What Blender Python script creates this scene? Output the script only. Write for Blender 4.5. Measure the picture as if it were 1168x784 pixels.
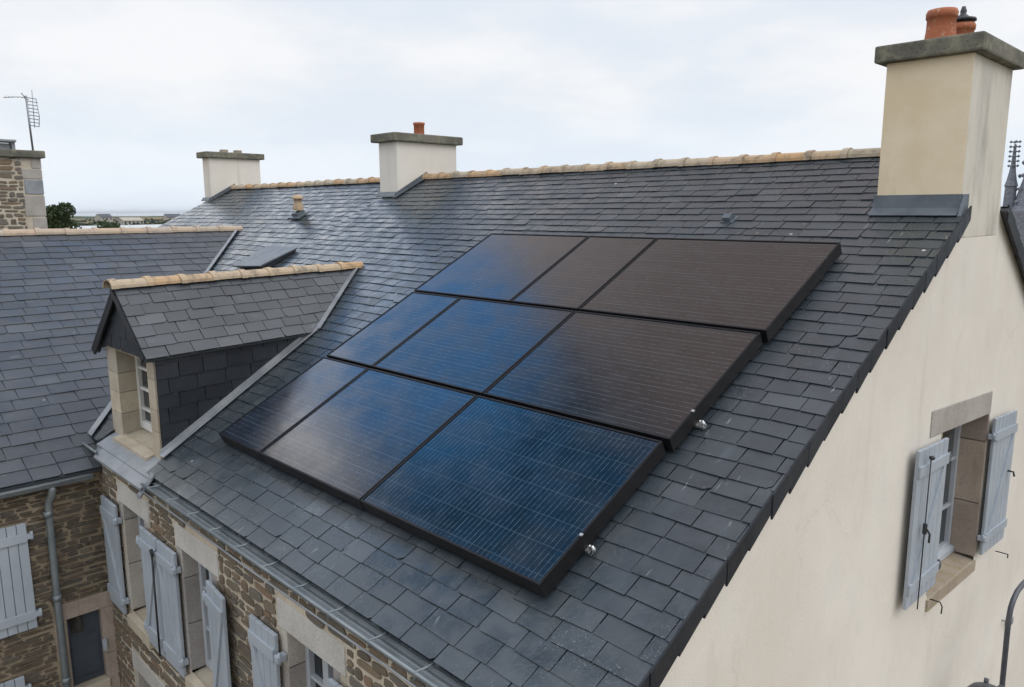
import bpy, bmesh, math, random
from mathutils import Vector as V
R = math.radians
rnd = random.Random(7)
S = bpy.context.scene
for o in list(bpy.data.objects): bpy.data.objects.remove(o)
Z0 = 7.0                                   # ridge height above the yard: heights below are given from the ridge

# ------------------------------------------------------------------ camera
cd = bpy.data.cameras.new('camera'); cam = bpy.data.objects.new('camera', cd); S.collection.objects.link(cam)
cd.sensor_width = 36; cd.lens = 36*876.97/1168; cd.clip_end = 30000; cd.clip_start = .05
CAM = V((1.873, -7.879, -.519+Z0)); cam.location = CAM
yaw, pit, rol = .79825, .17076, .00337
f = V((-math.sin(yaw)*math.cos(pit), math.cos(yaw)*math.cos(pit), -math.sin(pit)))
r = V((math.cos(yaw), math.sin(yaw), 0)); d = f.cross(r)
r2 = math.cos(rol)*r+math.sin(rol)*d; d2 = -math.sin(rol)*r+math.cos(rol)*d
from mathutils import Matrix
cam.rotation_euler = Matrix((r2, -d2, -f)).transposed().to_euler()
S.camera = cam

# ------------------------------------------------------------------ sky and sun
SUN_EL, SUN_DIR = R(42), V((.86, .50, 0)).normalized()      # high veiled sun, from behind the gable side
w = bpy.data.worlds.new('World'); S.world = w; w.use_nodes = True
nt = w.node_tree; nt.nodes.clear(); N = nt.nodes.new; L = nt.links.new
out = N('ShaderNodeOutputWorld'); bg = N('ShaderNodeBackground'); bg.inputs[1].default_value = .1; L(bg.outputs[0], out.inputs[0])
sky = N('ShaderNodeTexSky'); sky.sky_type = 'NISHITA'; sky.sun_disc = False; sky.sun_elevation = SUN_EL
sky.sun_rotation = math.atan2(SUN_DIR.x, SUN_DIR.y); sky.air_density = 1.2; sky.ozone_density = 2
tc = N('ShaderNodeTexCoord'); sep = N('ShaderNodeSeparateXYZ'); L(tc.outputs['Generated'], sep.inputs[0])
def wmath(op, a, b=None, c=None):
    m = N('ShaderNodeMath'); m.operation = op
    for i, q in enumerate((a, b, c)):
        if q is None: continue
        if isinstance(q, (int, float)): m.inputs[i].default_value = q
        else: L(q, m.inputs[i])
    return m.outputs[0]
def wmix(fac, a, b):
    m = N('ShaderNodeMix'); m.data_type = 'RGBA'
    for i, q in ((0, fac), (6, a), (7, b)):
        if isinstance(q, (int, float)): m.inputs[i].default_value = q
        elif isinstance(q, tuple): m.inputs[i].default_value = (*q, 1)
        else: L(q, m.inputs[i])
    return m.outputs[2]
def wramp(x, lo, hi):
    m = N('ShaderNodeMapRange'); m.interpolation_type = 'SMOOTHSTEP'
    L(x, m.inputs[0]); m.inputs[1].default_value = lo; m.inputs[2].default_value = hi; return m.outputs[0]
def toward(v):
    v = V(v).normalized(); m = N('ShaderNodeVectorMath'); m.operation = 'DOT_PRODUCT'
    L(tc.outputs['Generated'], m.inputs[0]); m.inputs[1].default_value = v; return m.outputs['Value']
mp = N('ShaderNodeMapping'); mp.inputs['Scale'].default_value = (1, 1, 3.2); L(tc.outputs['Generated'], mp.inputs[0])
def wnoise(sc, det, src, rough=.55):
    n = N('ShaderNodeTexNoise'); n.inputs['Scale'].default_value = sc; n.inputs['Detail'].default_value = det
    n.inputs['Roughness'].default_value = rough; L(src, n.inputs['Vector']); return n.outputs[0]
n1 = wnoise(2.2, 7, mp.outputs[0]); n2 = wnoise(5.5, 6, tc.outputs['Generated'])
cl = wmix(wramp(n1, .38, .60), (7.2, 7.7, 8.4), (8.7, 8.75, 8.9))            # grey and white of the overcast
# unseen dull warm cloud and blue breaks, added to shape what the panels reflect
warm = wmath('MULTIPLY', wramp(wmath('ADD', toward((-.50, .42, .76)), wmath('MULTIPLY', n2, .10)), .86, 1.02), .9)
cl = wmix(wmath('MULTIPLY', wramp(toward((-.82, .38, .40)), .90, .975), wramp(sep.outputs[2], .28, .38)), cl, (20.5, 21.0, 21.5))   # unseen bright cloud, added to lift the sheen on the far slates
cl = wmix(warm, cl, (1.95, 1.5, 1.45))
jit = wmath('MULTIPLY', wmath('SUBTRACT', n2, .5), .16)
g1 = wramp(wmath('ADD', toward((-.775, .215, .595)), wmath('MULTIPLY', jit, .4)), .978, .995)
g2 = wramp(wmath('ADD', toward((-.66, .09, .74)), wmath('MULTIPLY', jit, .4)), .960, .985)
mix = wmix(wmath('MULTIPLY', g2, .95), cl, (.06, .46, 1.0))                  # unseen dark blue break higher up, added so the lower panel reflects navy
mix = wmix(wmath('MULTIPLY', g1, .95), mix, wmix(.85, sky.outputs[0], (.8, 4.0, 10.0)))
low = wramp(sep.outputs[2], .16, .0)                                         # paler, bluer towards the horizon
mix = wmix(wmath('MULTIPLY', low, .55), mix, (7.3, 8.4, 9.7))
up = wramp(sep.outputs[2], .22, .95)                                         # an overcast sky is brightest overhead
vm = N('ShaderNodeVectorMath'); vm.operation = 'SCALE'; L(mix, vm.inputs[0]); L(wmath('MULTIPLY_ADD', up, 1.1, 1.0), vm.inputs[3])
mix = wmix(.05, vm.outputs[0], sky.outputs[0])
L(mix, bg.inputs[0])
sd = bpy.data.lights.new('sun', 'SUN'); sd.energy = .8; sd.angle = R(40); sd.color = (1, .95, .88)
sun = bpy.data.objects.new('sun', sd); S.collection.objects.link(sun)
to = SUN_DIR*math.cos(SUN_EL)+V((0, 0, math.sin(SUN_EL)))
sun.rotation_euler = to.to_track_quat('Z', 'Y').to_euler(); sun.location = to*30
S.view_settings.view_transform = 'Standard'; S.view_settings.look = 'None'; S.view_settings.gamma = 1
S.view_settings.exposure = 0.15; S.view_settings.use_curve_mapping = False
S.render.engine = 'CYCLES'; S.cycles.max_bounces = 6

# ------------------------------------------------------------------ materials
class Mat:
    """tiny node builder"""
    def __init__(s, name, rough=.6, spec=.5, metal=0):
        s.m = bpy.data.materials.new(name); s.m.use_nodes = True; s.t = s.m.node_tree
        s.b = s.t.nodes['Principled BSDF']; s.set('Roughness', rough); s.set('Specular IOR Level', spec); s.set('Metallic', metal)
        s.tc = s.t.nodes.new('ShaderNodeTexCoord')
    def n(s, k): return s.t.nodes.new(k)
    def plug(s, q, sock):
        if isinstance(q, tuple): sock.default_value = (*q, 1) if len(q) == 3 and sock.type == 'RGBA' else q
        elif isinstance(q, (int, float)): sock.default_value = q
        else: s.t.links.new(q, sock)
    def set(s, k, q): s.plug(q, s.b.inputs[k]); return s
    def co(s, scale=(1, 1, 1), rot=(0, 0, 0), src=None):
        m = s.n('ShaderNodeMapping'); m.inputs['Scale'].default_value = scale; m.inputs['Rotation'].default_value = rot
        s.t.links.new(src or s.tc.outputs['Object'], m.inputs[0]); return m.outputs[0]
    def noise(s, sc, det=4, rough=.55, v=None, dist=0):
        n = s.n('ShaderNodeTexNoise'); n.inputs['Scale'].default_value = sc; n.inputs['Detail'].default_value = det
        n.inputs['Roughness'].default_value = rough; n.inputs['Distortion'].default_value = dist
        s.t.links.new(v or s.tc.outputs['Object'], n.inputs['Vector']); return n
    def voro(s, sc, feat='F1', v=None, rand=1):
        n = s.n('ShaderNodeTexVoronoi'); n.feature = feat; n.inputs['Scale'].default_value = sc; n.inputs['Randomness'].default_value = rand
        s.t.links.new(v or s.tc.outputs['Object'], n.inputs['Vector']); return n
    def ramp(s, x, lo, hi, a=0., b=1.):
        m = s.n('ShaderNodeMapRange'); m.interpolation_type = 'SMOOTHSTEP'; s.plug(x, m.inputs[0])
        for i, q in zip((1, 2, 3, 4), (lo, hi, a, b)): m.inputs[i].default_value = q
        return m.outputs[0]
    def math(s, op, a, b=0., c=0.):
        m = s.n('ShaderNodeMath'); m.operation = op
        for i, q in enumerate((a, b, c)): s.plug(q, m.inputs[i])
        return m.outputs[0]
    def mix(s, fac, a, b, mode='MIX'):
        m = s.n('ShaderNodeMix'); m.data_type = 'RGBA'; m.blend_type = mode
        s.plug(fac, m.inputs[0]); s.plug(a, m.inputs[6]); s.plug(b, m.inputs[7]); return m.outputs[2]
    def attr(s, k='tint'):
        n = s.n('ShaderNodeAttribute'); n.attribute_name = k; return n
    def bump(s, h, st=.3, dist=.02):
        b = s.n('ShaderNodeBump'); b.inputs['Strength'].default_value = st; b.inputs['Distance'].default_value = dist
        s.plug(h, b.inputs['Height']); s.t.links.new(b.outputs[0], s.b.inputs['Normal']); return s
M = {}
def slate(name, ca, cb, cc, rough=.42, spec=.5, lich=.5):
    m = Mat(name, rough, spec); t = m.attr().outputs['Fac']
    c = m.mix(m.ramp(t, .0, .8), ca, cb); c = m.mix(m.ramp(t, .86, 1.), c, cc)
    big = m.noise(.9, 5); c = m.mix(m.ramp(big.outputs[0], .35, .7, 0, .45), c, tuple(q*.62 for q in ca))
    streak = m.noise(7, 5, .6, m.co((1.6, .35, .35))); c = m.mix(m.ramp(streak.outputs[0], .56, .78, 0, .35), c, tuple(q*2.1 for q in cb))
    li = m.noise(105, 3, .6); pat = m.noise(2.2, 3)
    c = m.mix(m.math('MULTIPLY', m.ramp(li.outputs[0], .63, .70), m.ramp(pat.outputs[0], .5, .68, 0, lich)), c, (.34, .35, .33))
    ds = m.voro(2.3, 'F1'); dn = m.noise(9, 3); c = m.mix(m.math('MULTIPLY', m.ramp(m.math('ADD', ds.outputs['Distance'], m.math('MULTIPLY', dn.outputs[0], .05)), .062, .05), m.ramp(m.noise(1.3, 2).outputs[0], .44, .52, 0, lich)), c, (.42, .42, .38))
    oc = m.noise(16, 4, .65); c = m.mix(m.math('MULTIPLY', m.ramp(oc.outputs[0], .66, .72), m.ramp(m.noise(1.1, 3, .5, m.co((1, 1, 1), (0, 0, 1.3))).outputs[0], .55, .65, 0, lich*.8)), c, (.20, .17, .11))
    sc_n = m.noise(30, 2, .5, m.co((1.2, .14, .14), (0, 0, .5))); c = m.mix(m.math('MULTIPLY', m.ramp(sc_n.outputs[0], .70, .76), m.ramp(m.noise(1.7, 2).outputs[0], .48, .6, 0, lich*.7)), c, (.26, .28, .28))
    m.set('Base Color', c)
    m.set('Roughness', m.ramp(m.noise(5, 4).outputs[0], .3, .7, rough-.10, rough+.12))
    fine = m.noise(28, 5, .65); m.bump(fine.outputs[0], .32, .006); M[name] = m.m
slate('roof_slate', (.027, .037, .046), (.036, .047, .057), (.054, .066, .076), .32, .9, 1.)
slate('lilac_slate', (.054, .061, .070), (.066, .074, .084), (.092, .100, .110), .44, .6)
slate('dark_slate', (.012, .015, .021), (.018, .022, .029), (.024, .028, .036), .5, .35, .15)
# cream lime render
m = Mat('cream_render', .9, .2)
a = m.noise(.7, 5, .6); b = m.noise(3.2, 6, .62, m.co((1, 1, .35))); g = m.noise(9, 4)
c = m.mix(m.ramp(a.outputs[0], .3, .7), (.635, .590, .525), (.715, .673, .610))
c = m.mix(m.ramp(b.outputs[0], .55, .85, 0, .5), c, (.46, .425, .365)); c = m.mix(m.ramp(g.outputs[0], .6, .8, 0, .22), c, (.66, .63, .58))
dr_n = m.noise(2.6, 5, .6, m.co((1, 1, .07))); c = m.mix(m.math('MULTIPLY', m.ramp(dr_n.outputs[0], .56, .74), m.ramp(m.noise(.55, 3).outputs[0], .42, .66, 0, .42)), c, (.40, .375, .33))
wv_ = m.noise(3, 4, .6); va_ = m.n('ShaderNodeVectorMath'); va_.operation = 'MULTIPLY_ADD'; m.t.links.new(wv_.outputs['Color'], va_.inputs[0]); va_.inputs[1].default_value = (.35, .35, .35); m.t.links.new(m.tc.outputs['Object'], va_.inputs[2])
hl = m.voro(.8, 'DISTANCE_TO_EDGE', va_.outputs[0]); c = m.mix(m.math('MULTIPLY', m.ramp(hl.outputs['Distance'], .006, .002), m.ramp(m.noise(.8, 2).outputs[0], .52, .62, 0, .14)), c, (.30, .27, .22))
pt = m.noise(1.5, 2, .4, m.co((1, 1.2, .8), (.4, 0, 0))); c = m.mix(m.ramp(pt.outputs[0], .60, .625, 0, .25), c, (.66, .63, .585)); gr_ = m.noise(120, 3, .7); c = m.mix(m.ramp(gr_.outputs[0], .56, .72, 0, .34), c, (.40, .36, .30))
m.set('Base Color', c); h = m.noise(60, 4, .7); h2 = m.noise(4, 4)
m.bump(m.math('ADD', m.math('MULTIPLY', h.outputs[0], .35), h2.outputs[0]), .45, .014); M['cream'] = m.m
m = Mat('yellow_render', .9, .2)
a = m.noise(2.0, 5, .6); b = m.noise(5, 6, .62, m.co((1, 1, .3)))
c = m.mix(m.ramp(a.outputs[0], .3, .7), (.66, .55, .385), (.74, .64, .48)); c = m.mix(m.ramp(b.outputs[0], .56, .8, 0, .5), c, (.40, .36, .29))
sp = m.noise(40, 3); c = m.mix(m.ramp(sp.outputs[0], .7, .76, 0, .5), c, (.33, .26, .17))
m.set('Base Color', c); m.bump(m.noise(45, 5, .7).outputs[0], .2, .01); M['yellow'] = m.m
m = Mat('weathered_render', .9, .2)
a = m.noise(3.0, 6, .65, m.co((1, 1, .28))); b = m.noise(1.3, 4)
c = m.mix(m.ramp(a.outputs[0], .42, .70), (.58, .54, .47), (.36, .345, .31)); c = m.mix(m.ramp(b.outputs[0], .4, .7, 0, .4), c, (.66, .63, .57))
m.set('Base Color', c); m.bump(m.noise(45, 5, .7).outputs[0], .22, .01); M['weathered'] = m.m
# rubble stone laid in rough courses, pale lime joints
def rubble(name, rot, sx, sz, mort, seedoff=0.):
    m = Mat(name, .88, .25)
    base = m.co((1, 1, 1), rot); wob = m.noise(5.5, 4, .6, base)
    va = m.n('ShaderNodeVectorMath'); va.operation = 'SUBTRACT'; m.t.links.new(wob.outputs['Color'], va.inputs[0]); va.inputs[1].default_value = (.5, .5, .5)
    vm = m.n('ShaderNodeVectorMath'); vm.operation = 'MULTIPLY_ADD'; m.t.links.new(va.outputs[0], vm.inputs[0]); vm.inputs[1].default_value = (.13, .13, .075); m.t.links.new(base, vm.inputs[2])
    sc = m.n('ShaderNodeMapping'); sc.inputs['Scale'].default_value = (sx, sx, sz); sc.inputs['Location'].default_value = (seedoff, 0, seedoff); m.t.links.new(vm.outputs[0], sc.inputs[0])
    e = m.voro(1, 'DISTANCE_TO_EDGE', sc.outputs[0], .9); id_ = m.voro(1, 'F1', sc.outputs[0], .9)
    sr = m.n('ShaderNodeSeparateColor'); m.t.links.new(id_.outputs['Color'], sr.inputs[0])
    en = m.math('ADD', e.outputs['Distance'], m.math('MULTIPLY', m.math('SUBTRACT', m.noise(26, 4).outputs[0], .5), .09))
    st = m.ramp(en, .06, .13)
    c = m.mix(sr.outputs[0], (.046, .037, .028), (.135, .103, .070)); c = m.mix(m.ramp(sr.outputs[1], .7, .9), c, (.135, .078, .042)); c = m.mix(m.ramp(sr.outputs[2], .75, .95), c, (.075, .074, .070))
    gr = m.noise(38, 5, .7); c = m.mix(m.ramp(gr.outputs[0], .35, .75, 0, .55), c, (.15, .122, .088))
    mo = m.mix(m.noise(9, 4).outputs[0], mort, tuple(q*.72 for q in mort))
    m.set('Base Color', m.mix(st, mo, c))
    m.bump(m.math('ADD', m.ramp(en, .02, .17), m.math('MULTIPLY', gr.outputs[0], .25)), .9, .03); M[name] = m.m
rubble('rubble', (0, 0, 0), 7.0, 12.5, (.47, .39, .29))
rubble('flat_rubble', (0, 0, 0), 4.8, 19, (.30, .245, .18), 3.3)
rubble('chimney_rubble', (0, 0, 0), 4.2, 11, (.40, .34, .26), 7.7)
def stone_mat(name, pal):
    m = Mat(name, .85, .3); t = m.attr().outputs['Fac']; cr = m.n('ShaderNodeValToRGB'); m.plug(t, cr.inputs[0]); cr.color_ramp.interpolation = 'LINEAR'
    el = cr.color_ramp.elements
    while len(el) < len(pal): el.new(.5)
    for i, q in enumerate(pal): el[i].position = i/(len(pal)-1); el[i].color = (*q, 1)
    c = cr.outputs[0]; g = m.noise(22, 5, .7); c = m.mix(m.ramp(g.outputs[0], .32, .72, 0, .55), c, (.17, .14, .105))
    c = m.mix(m.ramp(m.noise(60, 4, .7).outputs[0], .5, .75, 0, .5), c, (.035, .03, .025)); c = m.mix(m.ramp(m.noise(6, 4).outputs[0], .58, .74, 0, .4), c, (.20, .19, .16))
    m.set('Base Color', c); m.bump(m.noise(48, 6, .75).outputs[0], .6, .012); M[name] = m.m
stone_mat('field_stone', [(.085, .073, .060), (.165, .135, .098), (.120, .113, .102), (.22, .170, .112), (.095, .080, .064), (.18, .168, .146), (.225, .148, .092), (.130, .108, .080)])
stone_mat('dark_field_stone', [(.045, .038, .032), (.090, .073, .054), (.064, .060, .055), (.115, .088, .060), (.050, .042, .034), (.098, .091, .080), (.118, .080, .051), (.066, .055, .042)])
m = Mat('lime_mortar', .95, .15); c = m.mix(m.ramp(m.noise(3, 5).outputs[0], .3, .7), (.43, .375, .295), (.55, .49, .40)); c = m.mix(m.ramp(m.noise(30, 4, .7).outputs[0], .5, .72, 0, .5), c, (.25, .205, .15)); m.set('Base Color', c); m.bump(m.noise(40, 5, .7).outputs[0], .5, .012); M['mortar'] = m.m
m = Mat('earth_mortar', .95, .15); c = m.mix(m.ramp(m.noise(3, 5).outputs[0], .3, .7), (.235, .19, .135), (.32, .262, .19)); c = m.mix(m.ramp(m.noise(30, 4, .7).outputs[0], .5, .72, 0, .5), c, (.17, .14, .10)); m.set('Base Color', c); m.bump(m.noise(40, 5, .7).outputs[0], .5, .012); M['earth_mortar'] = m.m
def granite(name, ca, cb, spk=(.10, .09, .08), moss=None, sc=1.):
    m = Mat(name, .85, .25); a = m.noise(3*sc, 5, .6); s_ = m.noise(95*sc, 3, .7)
    c = m.mix(m.ramp(a.outputs[0], .3, .7), ca, cb); c = m.mix(m.ramp(s_.outputs[0], .54, .66, 0, .6), c, spk)
    c = m.mix(m.ramp(m.noise(70*sc, 3).outputs[0], .6, .7, 0, .35), c, tuple(min(1, q*1.5) for q in cb))
    c = m.mix(1., c, m.mix(m.attr().outputs['Fac'], (.80, .80, .82), (1.18, 1.17, 1.12)), 'MULTIPLY')
    c = m.mix(m.ramp(m.noise(5*sc, 4, .6, m.co((1, 1, .5))).outputs[0], .56, .74, 0, .35), c, tuple(q*.55 for q in ca))
    if moss: c = m.mix(m.ramp(m.noise(9, 5, .65).outputs[0], .48, .62, 0, .6), c, moss)
    m.set('Base Color', c); m.bump(s_.outputs[0], .45, .008); M[name] = m.m
granite('granite', (.33, .305, .28), (.42, .395, .37))
granite('pale_granite', (.43, .42, .40), (.53, .52, .50), (.24, .22, .20))
granite('pink_granite', (.30, .245, .205), (.38, .32, .27), (.14, .11, .095))
granite('tan_granite', (.40, .345, .265), (.49, .44, .36), (.29, .23, .16))
granite('mossy_granite', (.31, .255, .20), (.38, .32, .255), (.13, .10, .075), (.27, .225, .11))
granite('lichen_slab', (.10, .10, .085), (.19, .18, .15), (.045, .045, .04), (.24, .24, .17), .6)
def clay(name, ca, cb, dk, rough=.8):
    m = Mat(name, rough, .3); t = m.attr().outputs['Fac']
    c = m.mix(t, ca, cb); c = m.mix(m.ramp(m.noise(7, 5, .65).outputs[0], .45, .7, 0, .8), c, dk)
    c = m.mix(m.ramp(m.noise(34, 4).outputs[0], .58, .7, 0, .5), c, (.50, .42, .28)); m.set('Base Color', c); m.bump(m.noise(40, 5, .7).outputs[0], .35, .008); M[name] = m.m
clay('ridge_clay', (.46, .29, .15), (.42, .36, .28), (.15, .125, .10))
clay('pale_ridge_clay', (.44, .33, .24), (.40, .34, .28), (.26, .21, .17))
clay('terracotta', (.36, .115, .055), (.40, .14, .07), (.25, .085, .05), .7)
def metal(name, ca, cb, rough, spec=.5, met=0., sc=4):
    m = Mat(name, rough, spec, met); m.set('Base Color', m.mix(m.ramp(m.noise(sc, 5, .6).outputs[0], .3, .7), ca, cb)); m.bump(m.noise(14, 3).outputs[0], .12, .01); M[name] = m.m
metal('zinc', (.14, .165, .18), (.21, .235, .25), .42, .6, .25)
metal('lead', (.20, .215, .235), (.29, .305, .325), .5, .5, .2)
metal('dark_lead', (.075, .09, .11), (.12, .14, .16), .45, .5, .2)
metal('aluminium', (.6, .6, .6), (.7, .7, .7), .35, .5, .9)
metal('iron', (.012, .013, .016), (.03, .03, .034), .5, .5)
metal('lamp_grey', (.055, .06, .075), (.085, .09, .105), .45, .5)
metal('aerial_grey', (.20, .21, .23), (.27, .28, .30), .4, .5, .6)
metal('panel_black', (.005, .005, .006), (.008, .008, .010), .5, .25)
def paint(name, ca, cb, rough=.55):
    m = Mat(name, rough, .4); c = m.mix(m.ramp(m.noise(3, 5, .6).outputs[0], .3, .7), ca, cb)
    c = m.mix(m.ramp(m.noise(16, 5, .65, m.co((1, 1, .12))).outputs[0], .58, .8, 0, .35), c, tuple(q*.72 for q in ca)); m.set('Base Color', c)
    m.bump(m.noise(30, 4, .6, m.co((1, 1, .08))).outputs[0], .12, .006); M[name] = m.m
paint('shutter_paint', (.305, .342, .388), (.352, .390, .436))
paint('frame_paint', (.37, .40, .44), (.43, .46, .50), .4)
paint('white_paint', (.62, .62, .60), (.72, .72, .70), .4)
paint('door_paint', (.040, .050, .066), (.055, .066, .084), .45)
paint('black_timber', (.012, .013, .016), (.020, .022, .026), .5)
m = Mat('window_glass', .06, .8); m.set('Base Color', m.mix(m.ramp(m.noise(2.2, 3).outputs[0], .4, .65), (.010, .012, .014), (.05, .05, .047))); M['glass'] = m.m
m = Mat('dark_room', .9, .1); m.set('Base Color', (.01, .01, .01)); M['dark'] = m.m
# solar glass over cells: UV in metres along and down the panel
def cells(name, ua, va, base=(.010, .020, .048), ga=.16):
    m = Mat(name, .16, .5); b = m.b; b.inputs['IOR'].default_value = 1.75; m.set('Specular Tint', (1., .88, .78))
    uv = m.n('ShaderNodeUVMap').outputs[0]
    wv = m.noise(9, 3, .6, uv); 
    sx = m.n('ShaderNodeSeparateXYZ'); m.t.links.new(uv, sx.inputs[0]); u, v = sx.outputs[0], sx.outputs[1]
    def line(x, per, wd, wob):
        x = m.math('ADD', x, m.math('MULTIPLY', m.math('SUBTRACT', wv.outputs[0], .5), wob))
        q = m.math('ABSOLUTE', m.math('SUBTRACT', m.math('FRACT', m.math('DIVIDE', x, per)), .5)); return m.ramp(q, .5-wd/per, .5-wd/per*.3)
    brk = m.ramp(m.noise(16, 3, .7, uv).outputs[0], .38, .62, .25, 1)
    cell = m.voro(1, 'F1', m.co((1/.18, 1/.09, 1), src=uv), 0.); cs = m.n('ShaderNodeSeparateColor'); m.t.links.new(cell.outputs['Color'], cs.inputs[0])
    c = m.mix(m.math('MULTIPLY', cs.outputs[0], .6), base, tuple(q*1.9 for q in base))
    lu = m.math('MULTIPLY', m.math('MULTIPLY', line(u, .038, .0028, .004), brk), ua)
    lv = m.math('MULTIPLY', m.math('MULTIPLY', line(v, .0455, .0034, .012), brk), va)
    gv = m.math('MULTIPLY', line(v, .182, .004, .010), ga)
    ln = m.math('MAXIMUM', m.math('MAXIMUM', lu, lv), gv)
    m.set('Base Color', m.mix(ln, c, (.26, .34, .40)))
    m.set('Roughness', m.ramp(m.noise(3, 4, .6, uv).outputs[0], .3, .7, .12, .24)); M[name] = m.m
cells('blue_cells', .27, .05, (.002, .011, .024), .09); cells('black_cells', .05, .19, (.009, .009, .010)); cells('mixed_cells', .16, .17, (.007, .012, .022))
m = Mat('foliage', .7, .3); t = m.attr().outputs['Fac']; m.set('Base Color', m.mix(t, (.022, .040, .014), (.065, .095, .032))); M['leaf'] = m.m
metal('bark', (.06, .045, .03), (.10, .075, .05), .9)
def plain(name, ca, cb, sc=2, rough=.85):
    m = Mat(name, rough, .2); m.set('Base Color', m.mix(m.ramp(m.noise(sc, 5).outputs[0], .3, .7), ca, cb)); M[name] = m.m
plain('far_wall', (.34, .31, .27), (.40, .37, .33)); plain('house_wall', (.50, .47, .42), (.58, .55, .50)); plain('shed_sheet', (.44, .46, .47), (.52, .54, .55), .4, .6)
plain('far_slate', (.06, .07, .085), (.09, .10, .115), 3, .5); plain('spire_stone', (.13, .14, .17), (.24, .25, .28), 6); plain('gravel', (.20, .18, .15), (.28, .25, .21), 12)
m = Mat('sea_water', .15, .5); m.set('Base Color', m.mix(m.noise(.004, 4).outputs[0], (.06, .10, .13), (.10, .15, .19))); M['sea'] = m.m
m = Mat('far_land', .95, .1)
cv = m.voro(.010, 'F1', m.co((1, .55, 1))); sc_ = m.n('ShaderNodeSeparateColor'); m.t.links.new(cv.outputs['Color'], sc_.inputs[0])
c = m.mix(m.ramp(sc_.outputs[0], .3, .6), (.050, .072, .028), (.24, .175, .09)); c = m.mix(m.ramp(sc_.outputs[1], .7, .8), c, (.11, .15, .05))
e = m.voro(.010, 'DISTANCE_TO_EDGE', m.co((1, .55, 1))); c = m.mix(m.ramp(e.outputs['Distance'], .03, .09), (.02, .03, .015), c)
c = m.mix(m.ramp(m.noise(.05, 5).outputs[0], .5, .7, 0, .5), c, (.04, .055, .022)); m.set('Base Color', c); M['land'] = m.m

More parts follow.
